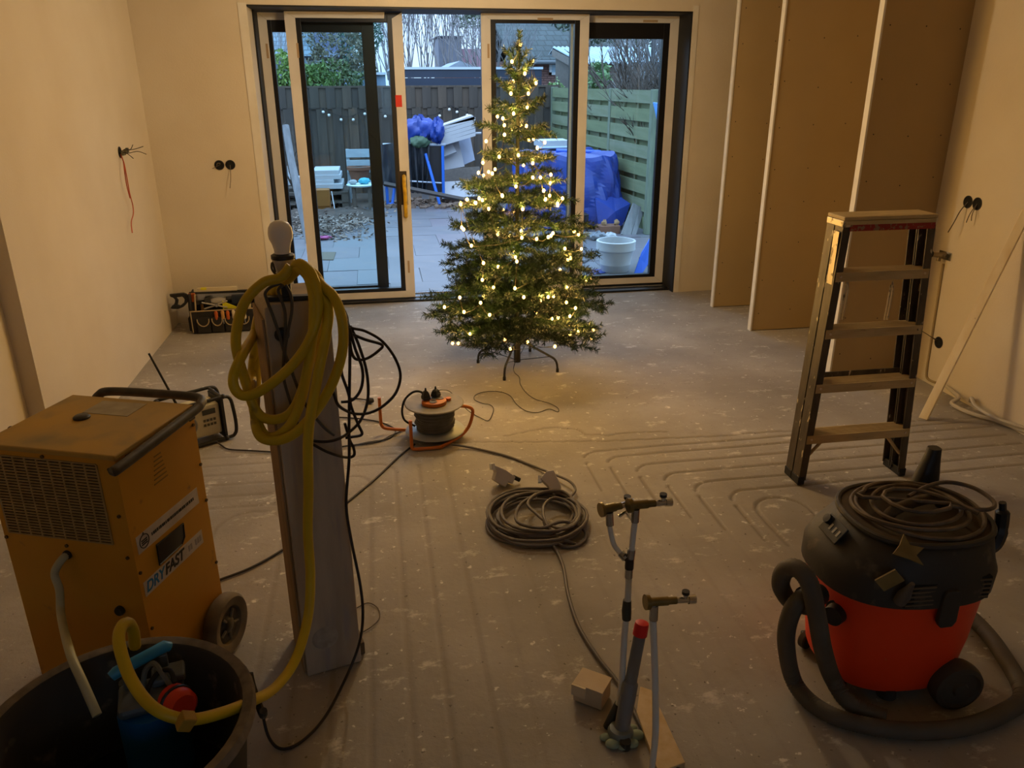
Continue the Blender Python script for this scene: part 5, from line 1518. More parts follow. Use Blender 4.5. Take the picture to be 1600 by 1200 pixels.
# wall fitting with its chased pipe
c = at(1476, 398, x=XR)
r = root('wall_tap', 'brass wall fitting with black cap beside the ladder', 'tap', (XR, c[1], c[2]))
O('elbow', MB().tube([(0, -.01, .005), (-.03, 0, 0), (-.075, .01, .002)], [.016, .015, .013], 12).tube([(-.03, 0, 0), (-.033, 0, -.035)], .012, 10).tube([(-.012, -.035, -.004), (-.012, .02, -.002)], .010, 10), mat('worn_brass', '#8d7f66', .35, .8), r)
O('cap', MB().tube([(-.075, .01, .002), (-.115, .014, .012)], [.019, .02], 14), black_rubber, r)
O('bracket', MB().box(-.006, -.0004, -.06, .04, -.025, .02), steel, r)
pc = mat('pipe_channel', '#7d6844', .9)
L = [(1474, 412), (1465, 470), (1454, 540), (1448, 580), (1450, 592), (1462, 598)]
P = [at(u, v, x=XR - .004) for u, v in L]
O('pipe_run', MB().tube(spline(P, 4), .0075, 8), mat('plastered_pipe', '#a08c66', .9), r, True)
# white tubes along the foot of the right wall
wt = mat('white_tube', '#b9b0a0', .5)
P = [at(1479, 604, x=XR - .02), at(1496, 618, z=.04), at(1487, 628, z=.03), (3.02, 3.62, .02), at(1532, 650, z=.015), at(1560, 660, z=.014), (3.14, 3.2, .014), (3.15, 2.9, .014)]
P = [at(1479, 604, x=XR - .015), at(1490, 613, x=XR - .03), at(1498, 622, x=XR - .06), at(1487, 630, z=.02), at(1505, 641, z=.016), at(1530, 650, z=.016), at(1560, 658, z=.016), at(1600, 674, z=.016), at(1640, 692, z=.016)]
O('white_tube', MB().tube(spline(P, 6), .011, 8), wt, None, loc=(P[3][0], P[3][1], 0), label='longer white conduit looping at the foot of the right wall', cat='conduit')
P = [at(1516, 627, x=XR - .01), at(1518, 622, x=XR - .03), at(1524, 634, x=XR - .045), at(1540, 645, z=.036), at(1560, 655, z=.034), at(1580, 662, z=.034), at(1605, 670, z=.034)]
O('white_tube', MB().tube(spline(P, 6), .0105, 8), wt, None, loc=(P[3][0], P[3][1], 0), label='shorter white conduit bending out of the right wall', cat='conduit')
# ------------------------------------------------------------------ garden
ZP = -.06
soil = mat('garden_soil', '#544a42', .95, var='#3f3731', scale=3, bump=.3, bscale=12)
O('ground', MB().box(-30, 34, 6.66, 70, ZP - .3, ZP - .014), soil, label='bare muddy garden ground behind the patio', cat='ground', kind='structure')
pat = root('patio', 'wet grey patio slabs outside the garden doors', 'patio', (1, 9, ZP), kind='structure')
slabm = [mat('slab_%s' % n, c, .42, var=v, scale=3, bump=.06, bscale=30, spots='#6f6a66', sscale=5, slo=.56, shi=.75) for n, c, v in (('a', dim('#7c7f86'), dim('#6a6d74')), ('b', dim('#858288'), dim('#726f78')), ('c', dim('#757a82'), dim('#82848a')))]
slabs = {}
R = random.Random(4)
for j in range(9):
    y0 = 6.70 + .605 * j
    for i in range(9):
        x0 = -1.75 + .605 * i + (.3 if j % 2 else 0)
        if x0 > 3.3: continue
        k = (i * 7 + j * 3) % 3
        if k not in slabs:
            b = MB().box(0, .6005, 0, .6005, -.04, .0)
            o = O('slab', b, slabm[k], pat, bevel=.004)
            slabs[k] = o.data
        else:
            o = bpy.data.objects.new('slab', slabs[k])
            COL.objects.link(o)
            o.parent = pat
        o.location = (x0 - 1, y0 - 9, R.uniform(-.004, .003))
        o.rotation_euler = (0, 0, R.uniform(-.006, .006))
O('joint_sand', MB().box(-2.2, 3.9, 6.72, 12.1, ZP - .03, ZP - .007), mat('joint_sand', dim('#6a6b6e'), .9), pat, True)
O('outer_sill', MB().box(OX0, OX1, 6.662, 6.72, ZP - .02, -.004), mat('concrete_sill', '#85878a', .7), label='narrow outer sill under the garden doors', cat='sill', kind='structure', bevel=.003)

def quad_slab(px, ys, th, back=(0, 1, 0)):
    P = [Vector(at(u, v, y=y)) for (u, v), y in zip(px, ys)]
    n = (P[1] - P[0]).cross(P[3] - P[0]).normalized()
    if n.dot(Vector(back)) < 0: n = -n
    Q = [p + n * th for p in P]
    k = len(P)
    return MB().add(P + Q, [tuple(range(k)), tuple(range(2 * k - 1, k - 1, -1))] + [(i, (i + 1) % k, k + (i + 1) % k, k + i) for i in range(k)])
def single(name, label, cat, mb, m, **kw):
    V = np.array(mb.v)
    c = (float(V[:, 0].mean()), float(V[:, 1].mean()), float(V[:, 2].min()))
    return O(name, mb, m, None, loc=c, label=label, cat=cat, **kw)

# back fence of upright boards set alternately before and behind the rails
fb = [mat('fence_board_%s' % n, c, .85, var=v, scale=3, stretch=(7, 7, .6), bump=.1, bscale=30) for n, c, v in (('a', '#4e473f', '#3c362f'), ('b', '#574c41', '#423a32'), ('c', '#49433d', '#37322d'))]
fr_ = root('board_fence', 'weathered upright board fence across the back of the garden', 'fence', (.3, 13.8, ZP))
ftop = 1.60
meshes = {}
def board(x, y, z0, z1, w, k):
    key = (k, round(z1 - z0, 2), w)
    if key not in meshes:
        meshes[key] = O('board', MB().box(-w / 2, w / 2, -.009, .009, 0, z1 - z0), fb[k], fr_).data
        o = [c for c in fr_.children if c.data == meshes[key]][0]
    else:
        o = bpy.data.objects.new('board', meshes[key])
        COL.objects.link(o)
        o.parent = fr_
    o.location = (x - .3, y - 13.8, z0 - ZP)
    o.rotation_euler = (0, R.uniform(-.006, .006), 0)
x = -2.75
i = 0
while x < 3.05:
    board(x, 13.78 if i % 2 else 13.803, .0 + ZP, 1.30, .145, i % 3)
    board(x + .05, 13.803 if i % 2 else 13.78, 1.28, ftop, .14, (i + 1) % 3)
    x += .128
    i += 1
for z in (.42, .98, 1.27):
    O('rail', MB().box(-2.85, 3.1, 13.815, 13.855, z - .035, z + .035), fb[2], fr_, True)
O('cap_rail', MB().box(-2.85, 3.1, 13.77, 13.86, ftop, ftop + .03), fb[1], fr_, True)
for x in (-2.8, -1.0, .8, 2.6):
    O('post', MB().box(x - .04, x + .04, 13.87, 13.95, ZP, 1.55), fb[2], fr_, True)

# side fence of horizontal planks, green with algae
gm = [mat('green_plank_%s' % n, c, .85, var=v, scale=2.5, stretch=(.8, .8, 6), bump=.08, bscale=30) for n, c, v in (('a', dim('#7f8c66'), dim('#94a07c')), ('b', dim('#8b9a70'), dim('#76835f')), ('c', dim('#97a085'), dim('#7c8a66')))]
A, B = Vector((3.215, 9.30, 0)), Vector((2.985, 13.72, 0))
D = (B - A)
Lf = D.length
ang = atan2(D.y, D.x)
gf = root('plank_fence', 'green algae-stained horizontal plank fence on the right', 'fence', (A.x, A.y, ZP), ang)
meshes2 = {}
n_pan = 3
pl = Lf / n_pan
for p in range(n_pan):
    for row in range(8):
        z = .05 + .208 * row
        for side, dz in ((1, 0.0), (-1, .104)):
            if side < 0 and row == 7: continue
            k = (row + p + (side > 0)) % 3
            if k not in meshes2:
                pts = []
                nn = 6
                b = MB()
                ring = []
                for q in range(nn + 1):
                    t = q / nn
                    yy = .022 * sin(pi * t)
                    ring.append([(pl * .985 * t, yy, 0), (pl * .985 * t, yy + .014, 0), (pl * .985 * t, yy + .014, .145), (pl * .985 * t, yy, .145)])
                b.loft(ring, smooth=False)
                o = O('plank', b, gm[k], gf)
                meshes2[k] = o.data
            else:
                o = bpy.data.objects.new('plank', meshes2[k])
                COL.objects.link(o)
                o.parent = gf
            o.location = (p * pl + .01, .012 if side > 0 else -.055, z + dz)
            o.rotation_euler = (R.uniform(-.03, .03), R.uniform(-.002, .002), 0)
    for q in (.33, .67):
        O('upright', MB().box(p * pl + pl * q - .02, p * pl + pl * q + .02, -.030, .008, 0, 1.62), gm[2], gf)
for p in range(n_pan + 1):
    O('post', MB().box(p * pl - .05, p * pl + .035, -.07, .035, 0, 1.66), mat('fence_post', '#74806c', .85, var='#5b6656', scale=6, stretch=(5, 5, .8)), gf, bevel=.004)

# festoon string of globe bulbs on the back fence
fx = root('festoon_lights', 'string of small white globe bulbs along the back fence', 'string lights', at(505, 176, y=13.72))
gl_m = mat('globe_glass', '#d4d6d2', .3)
gp = [(478, 176), (505, 175), (514, 180), (533, 187), (552, 187), (570, 178), (602, 182), (669, 186), (687, 181), (702, 171), (714, 175), (730, 180)]
prev = None
pts = []
for u, v in gp:
    c = Vector(at(u, v, y=13.72))
    O('globe', MB().sphere(c, .024, 10, 8), gl_m, fx, True)
    O('socket', MB().cyl(c + Vector((0, 0, .022)), c + Vector((0, 0, .055)), .011, 8), black_plastic, fx, True)
    pts.append(tuple(c + Vector((0, .0, .058))))
O('string', MB().tube(spline(pts, 4), .004, 5), black_rubber, fx, True)

# ---------------- heap in the middle: trestle with black sheeting, blue tarp, white panels
blue_tube = mat('blue_tube', '#1f63c4', .45)
black_sheet = mat('black_sheeting', '#1e2126', .35, var='#2b3036', scale=6, bump=.4, bscale=9)
tarp = mat('blue_tarpaulin', dim('#1c48b4'), .42, var=dim('#173c9a'), scale=4, bump=.9, bscale=5)
foam = mat('white_foam', dim('#d6dde2'), .6, var=dim('#c8cfd6'), scale=5)
panel = mat('white_panel', dim('#d0d6de'), .45, var=dim('#c0c7d0'), scale=3)
YT = 12.2
tr = root('trestle', 'blue tube trestle behind the open door', 'trestle', (*at(718, 318, y=YT)[:2], ZP))
def seg(a, b, y0, y1, r_=.022): return MB().tube([at(*a, y=y0), at(*b, y=y1)], r_, 8)
O('leg', seg((691.5, 228), (693, 302), YT - .05, YT - .05), blue_tube, tr, True)
O('leg', seg((665, 240), (687, 319), YT - .05, YT - .2), blue_tube, tr, True)
O('leg', seg((604, 290), (606, 319), YT, YT), blue_tube, tr, True)
O('leg', seg((617, 290), (613, 319), YT + .1, YT), blue_tube, tr, True)
O('cross_bar', seg((598, 226), (696, 226), YT, YT, .02), mat('grey_tube', '#9aa7b5', .4), tr, True)
O('cross_bar', seg((606, 318), (616, 320), YT, YT, .02), blue_tube, tr, True)
O('cross_bar', seg((640, 283), (690, 286), YT - .09, YT - .09, .012), mat('grey_tube', '#9aa7b5', .4), tr, True)
def drape(px_top, px_bot, y, amp, folds, n=28, m=10, seed=1):
    """hanging sheet with folds and thickness"""
    rr = random.Random(seed)
    F, Bk = [], []
    for j in range(m + 1):
        t = j / m
        for i in range(n + 1):
            s = i / n
            a = np.array(at(px_top[0][0] + (px_top[1][0] - px_top[0][0]) * s, px_top[0][1] + (px_top[1][1] - px_top[0][1]) * s, y=y))
            b = np.array(at(px_bot[0][0] + (px_bot[1][0] - px_bot[0][0]) * s, px_bot[0][1] + (px_bot[1][1] - px_bot[0][1]) * s, y=y))
            p = a + (b - a) * t
            d = amp * (.35 + t) * sin(s * folds * 2 * pi + 1.3 * sin(3 * t + s * 4)) + rr.uniform(-.006, .006)
            p[1] -= .06 + d
            F.append(tuple(p))
            Bk.append((p[0], p[1] + .012, p[2]))
    w = n + 1
    fs = [(j * w + i, j * w + i + 1, (j + 1) * w + i + 1, (j + 1) * w + i) for j in range(m) for i in range(n)]
    k = len(F)
    fb_ = [tuple(k + q for q in reversed(f)) for f in fs]
    edge = [(i, k + i, k + i + 1, i + 1) for i in range(n)] + [(m * w + i + 1, m * w + i, k + m * w + i) + (k + m * w + i + 1,) for i in range(n)]
    edge += [(j * w, (j + 1) * w, k + (j + 1) * w, k + j * w) for j in range(m)] + [(j * w + n, k + j * w + n, k + (j + 1) * w + n, (j + 1) * w + n) for j in range(m)]
    return MB().add(F + Bk, fs + fb_ + edge, True)
single('black_sheet', 'black plastic sheet hanging left on the trestle', 'sheet', drape(((594, 226), (640, 219)), ((596, 288), (640, 290)), YT, .035, 2.2), black_sheet)
single('black_sheet', 'crumpled black plastic sheet draped in the middle of the trestle', 'sheet', drape(((638, 224), (671, 224)), ((642, 300), (667, 302)), YT, .045, 3.5, seed=2), black_sheet)
single('black_board', 'flat black panel standing right in the trestle', 'panel', quad_slab([(668, 226), (690, 226), (690, 300), (668, 300)], [YT] * 4, .03), mat('black_panel', '#15181c', .5))
def lump(c, s, seed, amp=.25, n=28, m=16):
    rr = np.random.default_rng(seed)
    ph = rr.uniform(0, 6.28, 12)
    V = []
    for i in range(m + 1):
        th = pi * i / m
        for k in range(n):
            a = 2 * pi * k / n
            d = 1 + amp * (.5 * sin(3 * a + ph[0]) * sin(2 * th + ph[1]) + .35 * sin(5 * a + 4 * th + ph[2]) + .3 * sin(7 * a - 6 * th + ph[3]) + .22 * sin(11 * a + 5 * th + ph[4]))
            V.append((c[0] + s[0] * d * sin(th) * cos(a), c[1] + s[1] * d * sin(th) * sin(a), c[2] - s[2] * d * cos(th)))
    F = [(i * n + k, i * n + (k + 1) % n, (i + 1) * n + (k + 1) % n, (i + 1) * n + k) for i in range(m) for k in range(n)]
    return MB().add(V, F, True)
c1, c2 = at(655, 203, y=YT + .1), at(683, 205, y=YT)
single('blue_tarp', 'blue tarpaulin bundle lying on top of the trestle', 'tarp', MB().add(*[(lambda L: (L.v, L.f))(lump(c1, (.24, .16, .17), 3, .3))][0], True).add(*[(lambda L: (L.v, L.f))(lump(c2, (.11, .12, .16), 5, .3))][0], True), tarp)
single('green_bag', 'dark green bundle under the blue tarpaulin on the trestle', 'bag', lump(at(656, 222, y=YT - .05), (.14, .1, .08), 8, .2), mat('green_bundle', '#37523f', .7))
# white grooved foam pack on the white rail
fp = root('foam_pack', 'white grooved foam pack tilted on top of the panels', 'foam pack', at(718, 208, y=YT + .1))
for k in range(5):
    a = 190 + 6.2 * k
    O('layer', quad_slab([(690 - 1.0 * k, a + 8), (741 + .6 * k, a - 8), (743, a - 2.4), (690, a + 13.4)], [YT, YT, YT, YT], .35), foam, fp, True)
O('top_layer', quad_slab([(697, 194), (738, 180), (743, 184), (741, 187), (690, 198)], [YT] * 5, .35), foam, fp, True)
single('white_rail', 'thin white rail lying across behind the foam pack', 'rail', MB().tube([at(690, 210, y=YT + .12), at(752, 208, y=YT + .12)], .016, 8), foam)
for (px, y0, lb) in (([(683, 220), (701, 212), (713, 237), (693, 245)], YT + .12, 'small white panel leaning nearest beside the trestle'), ([(696, 213), (714, 210), (726, 260), (694, 266)], YT + .24, 'large white panel leaning behind the small one'), ([(714, 211), (734, 210), (742, 250), (724, 258)], YT + .36, 'grey-blue panel leaning rightmost behind the large panel')):
    b = quad_slab(px, [y0 + .12, y0 + .12, y0, y0], .05)
    single('white_board', lb, 'board', b, panel if 'grey' not in lb else mat('grey_panel', '#8f9bb0', .5), group='panels beside the trestle')
pf = root('low_deck', 'grey weathered timber deck on legs below the leaning panels', 'deck', (*at(720, 300, y=YT + .3)[:2], ZP))
O('deck', quad_slab([(690, 264), (749, 260), (753, 280), (690, 284)], [YT + .7, YT + .7, YT + .2, YT + .2], .06, (0, 0, -1)), fb[2], pf, True)
for u_ in (694, 720, 748):
    q = at(u_, 282, y=YT + .3)
    O('leg', MB().box(q[0] - .03, q[0] + .03, YT + .27, YT + .33, ZP, q[2] - .055), fb[2], pf, True)
wp = root('white_door_panel', 'white board with a dark hole standing below the panels', 'board', at(715, 308, y=YT + .03))
O('board', quad_slab([(691, 284), (752, 281), (752, 306), (691, 310)], [YT + .16, YT + .16, YT + .03, YT + .03], .03), panel, wp, True)
O('finger_hole', MB().tube([Vector(at(708, 292, y=YT + .08)), Vector(at(708, 292, y=YT + .12))], .017, 12), black_plastic, wp, True)
single('white_sheet', 'small white board standing behind the black sheet', 'board', quad_slab([(662, 285), (671, 285), (670, 311), (659, 311)], [YT + .1] * 4, .02), panel)
single('white_sheet', 'pale board between the two left trestle legs', 'board', quad_slab([(598, 290), (622, 290), (622, 312), (600, 314)], [YT + .15] * 4, .02), panel)
single('dark_plank', 'long dark plank leaning across the front of the trestle', 'plank', MB().tube([at(600, 287, y=YT - .2), at(735, 314, y=YT - .5)], .035, 4), mat('dark_plank', '#3a3634', .8))
for i, (u, v, s) in enumerate(((645, 308, .05), (668, 315, .06), (690, 314, .05), (706, 318, .04), (735, 315, .05), (728, 322, .04), (590, 318, .06), (574, 308, .07))):
    c = at(u, v, z=ZP)
    single('rubble_stone', ['brown rubble clod at the foot of the trestle', 'rubble lump by the trestle legs'][i % 2], 'rubble', lump((c[0], c[1], ZP + s * .45), (s * 1.4, s, s * .6), 20 + i, .3, 12, 8), soil, group='rubble along the trestle foot') if False else None
rb = MB()
rr_ = random.Random(6)
for k in range(260):
    u, v = rr_.uniform(585, 750), rr_.uniform(311, 326)
    c = at(u, v, z=ZP)
    s = rr_.uniform(.012, .045)
    rb.box(-s, s, -s * .8, s * .8, -s * .5, s * .6, T=Tm((c[0], c[1], ZP + s * .3), rr_.uniform(0, 3), rr_.uniform(-.5, .5), rr_.uniform(-.5, .5)))
single('rubble', 'brown rubble strewn along the foot of the trestle', 'rubble', rb, mat('rubble_brown', '#5b4a40', .95, var='#7a6a5c', scale=6), kind='stuff')

# ---------------- left: foam slabs on pallets, chair, flower pot, debris
YS = 12.2
pal = mat('pallet_wood', '#4a443f', .9, var='#5d554c', scale=5)
pb = root('wooden_pallets', 'dark stacked pallets under the foam slabs', 'pallet', (*at(510, 320, y=YS)[:2], ZP))
zt = at(510, 298, y=YS - .1)[2]
x0, x1 = at(434, 300, y=YS)[0], at(545, 300, y=YS)[0]
for lev in range(2):
    zz = ZP + lev * (zt - ZP) / 2
    hh = (zt - ZP) / 2
    for k in range(5):
        O('board', MB().box(x0, x1, YS - .25 + .16 * k, YS - .13 + .16 * k, zz + hh - .02, zz + hh), pal, pb, True)
    for k in range(4):
        xx = x0 + (x1 - x0 - .1) * k / 3
        O('block', MB().box(xx, xx + .1, YS - .24, YS + .5, zz, zz + hh - .02), pal, pb, True)
def foam_slab(lb, px0, px1, v0, v1, y, d):
    a, b_ = at(px0, v1, y=y), at(px1, v1, y=y)
    t = at(px0, v0, y=y)
    single('foam_slab', lb, 'foam slab', MB().box(a[0], b_[0], y, y + d, a[2], t[2]), foam, group='white foam slabs on the pallets', bevel=.006)
foam_slab('widest white foam slab at the bottom of the stack', 474, 536, 288.3, 296.5, YS - .25, .7)
foam_slab('second white foam slab from the bottom of the stack', 478, 522, 281.5, 288, YS - .22, .55)
foam_slab('third white foam slab from the bottom of the stack', 478, 533, 274, 281.2, YS - .2, .6)
foam_slab('topmost white foam slab of the stack', 489, 530, 266.5, 273.7, YS - .18, .6)
foam_slab('white foam slab alone on the left of the pallets', 438, 466, 281, 290, YS - .2, .5)
single('marked_box', 'white box with dark marks behind the stake', 'box', MB().box(at(451, 280, y=YS)[0], at(463, 280, y=YS)[0], YS - .05, YS + .2, at(451, 281, y=YS - .05)[2], at(451, 259, y=YS)[2]), panel, bevel=.004)
cm = mat('brown_cardboard', '#8a5a20', .8, var='#7a4d19', scale=6)
bx = root('cardboard_box', 'brown cardboard box in front of the pallets', 'box', (*at(504, 321, y=YS - .5)[:2], ZP))
a_, b_ = at(492, 320, y=YS - .5), at(516, 320, y=YS - .5)
ht = at(504, 297, y=YS - .5)[2]
O('carton', MB().box(a_[0], b_[0], YS - .5, YS - .28, ZP, ht), cm, bx, True, bevel=.004)
O('flap', MB().box(a_[0], b_[0], YS - .515, YS - .502, ZP + .1, ht), cm, bx, True)
single('white_lath', 'thin white lath leaning beside the cardboard box', 'lath', MB().tube([at(518, 299, y=YS - .45), at(523, 327, y=YS - .6)], .008, 6), foam)
# garden chair
pw = mat('pale_grey_wood', '#9fb0b8', .7, var='#8b9ca6', scale=4, stretch=(1, 5, 5))
YC = 13.1
ch = root('garden_chair', 'pale grey slatted garden chair by the back fence', 'chair', (*at(568, 300, y=YC)[:2], ZP))
xa, xb = at(541, 250, y=YC)[0], at(598, 250, y=YC)[0]
for v0, v1 in ((233, 246), (250, 259), (262, 270)):
    O('slat', MB().box(xa, xb, YC, YC + .022, at(560, v1, y=YC)[2], at(560, v0, y=YC)[2]), pw, ch, True, bevel=.003)
zs = at(560, 284, y=YC)[2]
for k in range(4):
    O('slat', MB().box(xa, xb, YC - .42 + .105 * k, YC - .33 + .105 * k, zs, zs + .022), pw, ch, True, bevel=.003)
for x_ in (xa, xb - .05):
    O('leg', MB().box(x_, x_ + .05, YC - .42, YC - .37, ZP, zs - .001), pw, ch, True)
    O('leg', MB().box(x_, x_ + .05, YC + .023, YC + .073, ZP, at(560, 233, y=YC)[2]), pw, ch, True)
tc_ = mat('terracotta', '#7d5440', .85, var='#6a4636', scale=8)
c = at(562, 281, y=YC - .15)
pt = root('flower_pot', 'terracotta flower pot standing on the garden chair', 'pot', (c[0], YC - .15, zs + .022))
O('pot', MB().lathe([(.0, 0), (.12, 0), (.165, .18), (.185, .18), (.188, .225), (.165, .225), (.15, .2), (0, .2)], n=24), tc_, pt)
O('soil', MB().lathe([(.0, .212), (.15, .212), (.15, .201), (0, .201)], n=20), soil, pt)
tb_ = root('small_table', 'low dark table with white rim in front of the garden chair', 'table', (*at(566, 310, y=12.0)[:2], ZP))
zt2 = at(566, 288, y=12.0)[2]
c = at(566, 288, y=12.0)
O('top', MB().lathe([(0, zt2 - ZP - .02), (.20, zt2 - ZP - .02), (.215, zt2 - ZP), (0, zt2 - ZP)], n=28), mat('white_basin', '#c6dde2', .4), tb_)
for a in (45, 135, 225, 315):
    O('leg', MB().box(-.02, .02, -.02, .02, 0, zt2 - ZP - .0205, T=Tm((.15 * cos(radians(a)), .15 * sin(radians(a)), 0))), pal, tb_)
single('teal_cloth', 'small teal cloth on the low table', 'cloth', lump((c[0] + .03, 12.02, zt2 + .045), (.085, .06, .045), 31, .2, 16, 8), mat('teal_cloth', '#3d9fb3', .7))
single('grey_stone', 'pale grey stone on the low table left of the teal cloth', 'stone', lump((c[0] - .13, 12.0, zt2 + .035), (.06, .05, .035), 32, .12, 14, 8), mat('pale_stone', '#8f9698', .85))

# wooden stake in front of the left door leaf
stk = MB().tube([at(484, 384, y=9.45), at(470, 320, y=9.6), at(455, 250, y=9.8), at(446, 196, y=9.95)], [.048, .046, .043, .04], 8)
single('wooden_stake', 'thick weathered stake leaning outside the left door leaf', 'stake', stk, mat('stake_grey', '#86868a', .85, var='#6a6a6c', scale=3, stretch=(6, 6, .6), bump=.1))
# debris heap
def heap(name, label, cx, cy, rx, ry, h, seed, m):
    rr = np.random.default_rng(seed)
    n, mm = 40, 14
    ph = rr.uniform(0, 6, 6)
    V = []
    for i in range(mm + 1):
        t = i / mm
        for k in range(n):
            a = 2 * pi * k / n
            d = 1 + .18 * sin(3 * a + ph[0]) + .1 * sin(7 * a + ph[1])
            hh = h * (1 - t * t) * (1 + .35 * sin(5 * a + 6 * t + ph[2]) * t + .25 * sin(9 * a - 7 * t + ph[3]) * t) + rr.uniform(-.012, .012) * (t < 1)
            V.append((cx + rx * t * d * cos(a), cy + ry * t * d * sin(a), ZP + max(hh, 0) - .012 * (t == 1)))
    F = [(i * n + k, i * n + (k + 1) % n, (i + 1) * n + (k + 1) % n, (i + 1) * n + k) for i in range(mm) for k in range(n)]
    return single(name, label, 'soil heap', MB().add(V, F, True), m, kind='stuff')
c = at(520, 345, z=ZP)
heap('soil_heap', 'dark heap of soil and leaves left of the patio', c[0] - .1, c[1] + .25, .72, 1.0, .09, 3, mat('dark_soil', '#352c26', .95, var='#4d4037', scale=9, bump=.5, bscale=25))
lv = MB()
rr_ = random.Random(12)
for k in range(1500):
    u, v = rr_.gauss(515, 34), rr_.gauss(345, 14)
    if v > 378 or v < 318 or u < 430: continue
    p = at(u, v, z=ZP + rr_.uniform(.005, .10) * max(0, 1 - abs(v - 340) / 35))
    s = rr_.uniform(.010, .03)
    lv.box(-s, s, -s * .6, s * .6, -.0015, .0015, T=Tm(p, rr_.uniform(0, 6), rr_.uniform(-.7, .7), rr_.uniform(-.7, .7)))
for k in range(60):
    u, v = rr_.gauss(510, 30), rr_.gauss(345, 12)
    if u < 430: continue
    p = Vector(at(u, v, z=ZP + .03))
    d = Vector((rr_.uniform(-1, 1), rr_.uniform(-1, 1), rr_.uniform(-.1, .3))) * .11
    lv.tube([p - d, p + d], .004, 4)
single('leaf_litter', 'fallen leaves and twigs strewn over the soil heap', 'litter', lv, mat('leaf_litter', '#5d4c3e', .9, var='#8a7f78', scale=9), kind='stuff')
single('stick', 'long pale stick lying on the patio beside the soil heap', 'stick', MB().tube([at(521, 362, z=ZP + .02), at(540, 350, z=ZP + .03), at(558, 341, z=ZP + .05)], [.014, .013, .010], 7), mat('pale_stick', '#a79f9a', .8))
c = at(503, 374, z=ZP)
single('pink_cloth', 'small crumpled pink cloth on the patio', 'cloth', lump((c[0], c[1], ZP + .022), (.11, .06, .02), 41, .3, 18, 8), mat('pink_cloth', '#a44a7c', .8))
P = [at(u, v, z=0)[:2] for u, v in ()]
q = [at(u, v, z=ZP) for u, v in ((497, 395), (525, 395), (521, 407), (495, 407))]
single('door_mat', 'flat brown mat lying on the left of the patio', 'mat', MB().prism([p[:2] for p in q], ZP + .003, ZP + .010), mat('brown_mat', '#5f574a', .9))

# ---------------- right: blue tarpaulin heap, pot, leaning planks
def tarp_heap():
    x0, x1 = at(805, 300, y=10.1)[0], at(985, 330, y=9.8)[0]
    cx, cy = (x0 + x1) / 2, 10.35
    rx, ry = (x1 - x0) / 2, .62
    rr = np.random.default_rng(21)
    n, m = 88, 26
    ph = rr.uniform(0, 6.28, 8)
    ztop = at(900, 240, y=10.2)[2]
    V = []
    for i in range(m + 1):
        t = i / m
        for k in range(n):
            a = 2 * pi * k / n
            ca, sa = cos(a), sin(a)
            e = 3.6
            sx = math.copysign(abs(ca) ** (2 / e), ca)
            sy = math.copysign(abs(sa) ** (2 / e), sa)
            if t < .35:
                f, z = t / .35 * .80, ztop
            else:
                q = (t - .35) / .65
                f = .80 + .20 * q ** .7 + (.06 * max(0, q - .8))
                z = ztop - (ztop - ZP - .02) * q
            fold = .05 * sin(5 * a + 3 * t + ph[0]) + .09 * abs(sin(5.5 * a - 5 * t + ph[1])) + .06 * abs(sin(9 * a + 7 * t + ph[2])) - .07
            f2 = f * (1 + fold * min(1, t * 1.6))
            z2 = z + .03 * sin(4 * a + 8 * t + ph[3]) * min(1, t * 2) + .02 * sin(9 * a + 5 * t + ph[4])
            V.append((cx + rx * f2 * sx, cy + ry * f2 * sy, max(z2, ZP + .004)))
    F = [(i * n + k, i * n + (k + 1) % n, (i + 1) * n + (k + 1) % n, (i + 1) * n + k) for i in range(m) for k in range(n)]
    r = root('tarp_heap', 'large blue tarpaulin over a pile in front of the plank fence', 'tarp', (cx, cy, ZP))
    o = O('tarpaulin', MB().add(V, F, True), tarp, r, True)
    o.data.shade_flat()
    # loose corner spreading to the right
    pts = [at(958, 300, y=9.86), at(985, 318, y=9.72), at(976, 345, y=9.62), at(965, 360, y=9.6), at(935, 355, y=9.62), at(930, 310, y=9.72)]
    V = [Vector(p) for p in pts]
    c = sum(V, Vector()) / len(V) + Vector((0, -.08, .02))
    mb = MB()
    W = V + [c] + [v + Vector((0, .015, 0)) for v in V] + [c + Vector((0, .015, 0))]
    k = len(V)
    mb.add(W, [(i, (i + 1) % k, k) for i in range(k)] + [(k + 1 + (i + 1) % k, k + 1 + i, 2 * k + 1) for i in range(k)] + [(i, k + 1 + i, k + 1 + (i + 1) % k, (i + 1) % k) for i in range(k)])
    O('loose_corner', mb, tarp, r, True)
    return ztop
zt3 = tarp_heap()
bl = root('tub_cover', 'white tub lid lying on the blue tarpaulin', 'lid', at(872, 232, y=10.5))
O('tray', quad_slab([(842, 220), (888, 219), (895, 222), (895, 229), (842, 230)], [10.5] * 5, .35), foam, bl, True, bevel=.006)
O('rim', MB().tube([at(840, 231, y=10.48), at(896, 230, y=10.48)], .014, 8), mat('lid_rim', '#a8bcd4', .5), bl, True)
single('blue_tube', 'blue roll lying along the top of the blue tarpaulin', 'roll', MB().tube([at(869, 236, y=10.25), at(938, 238, y=10.2)], .028, 12), mat('blue_roll', '#2d59c9', .4))
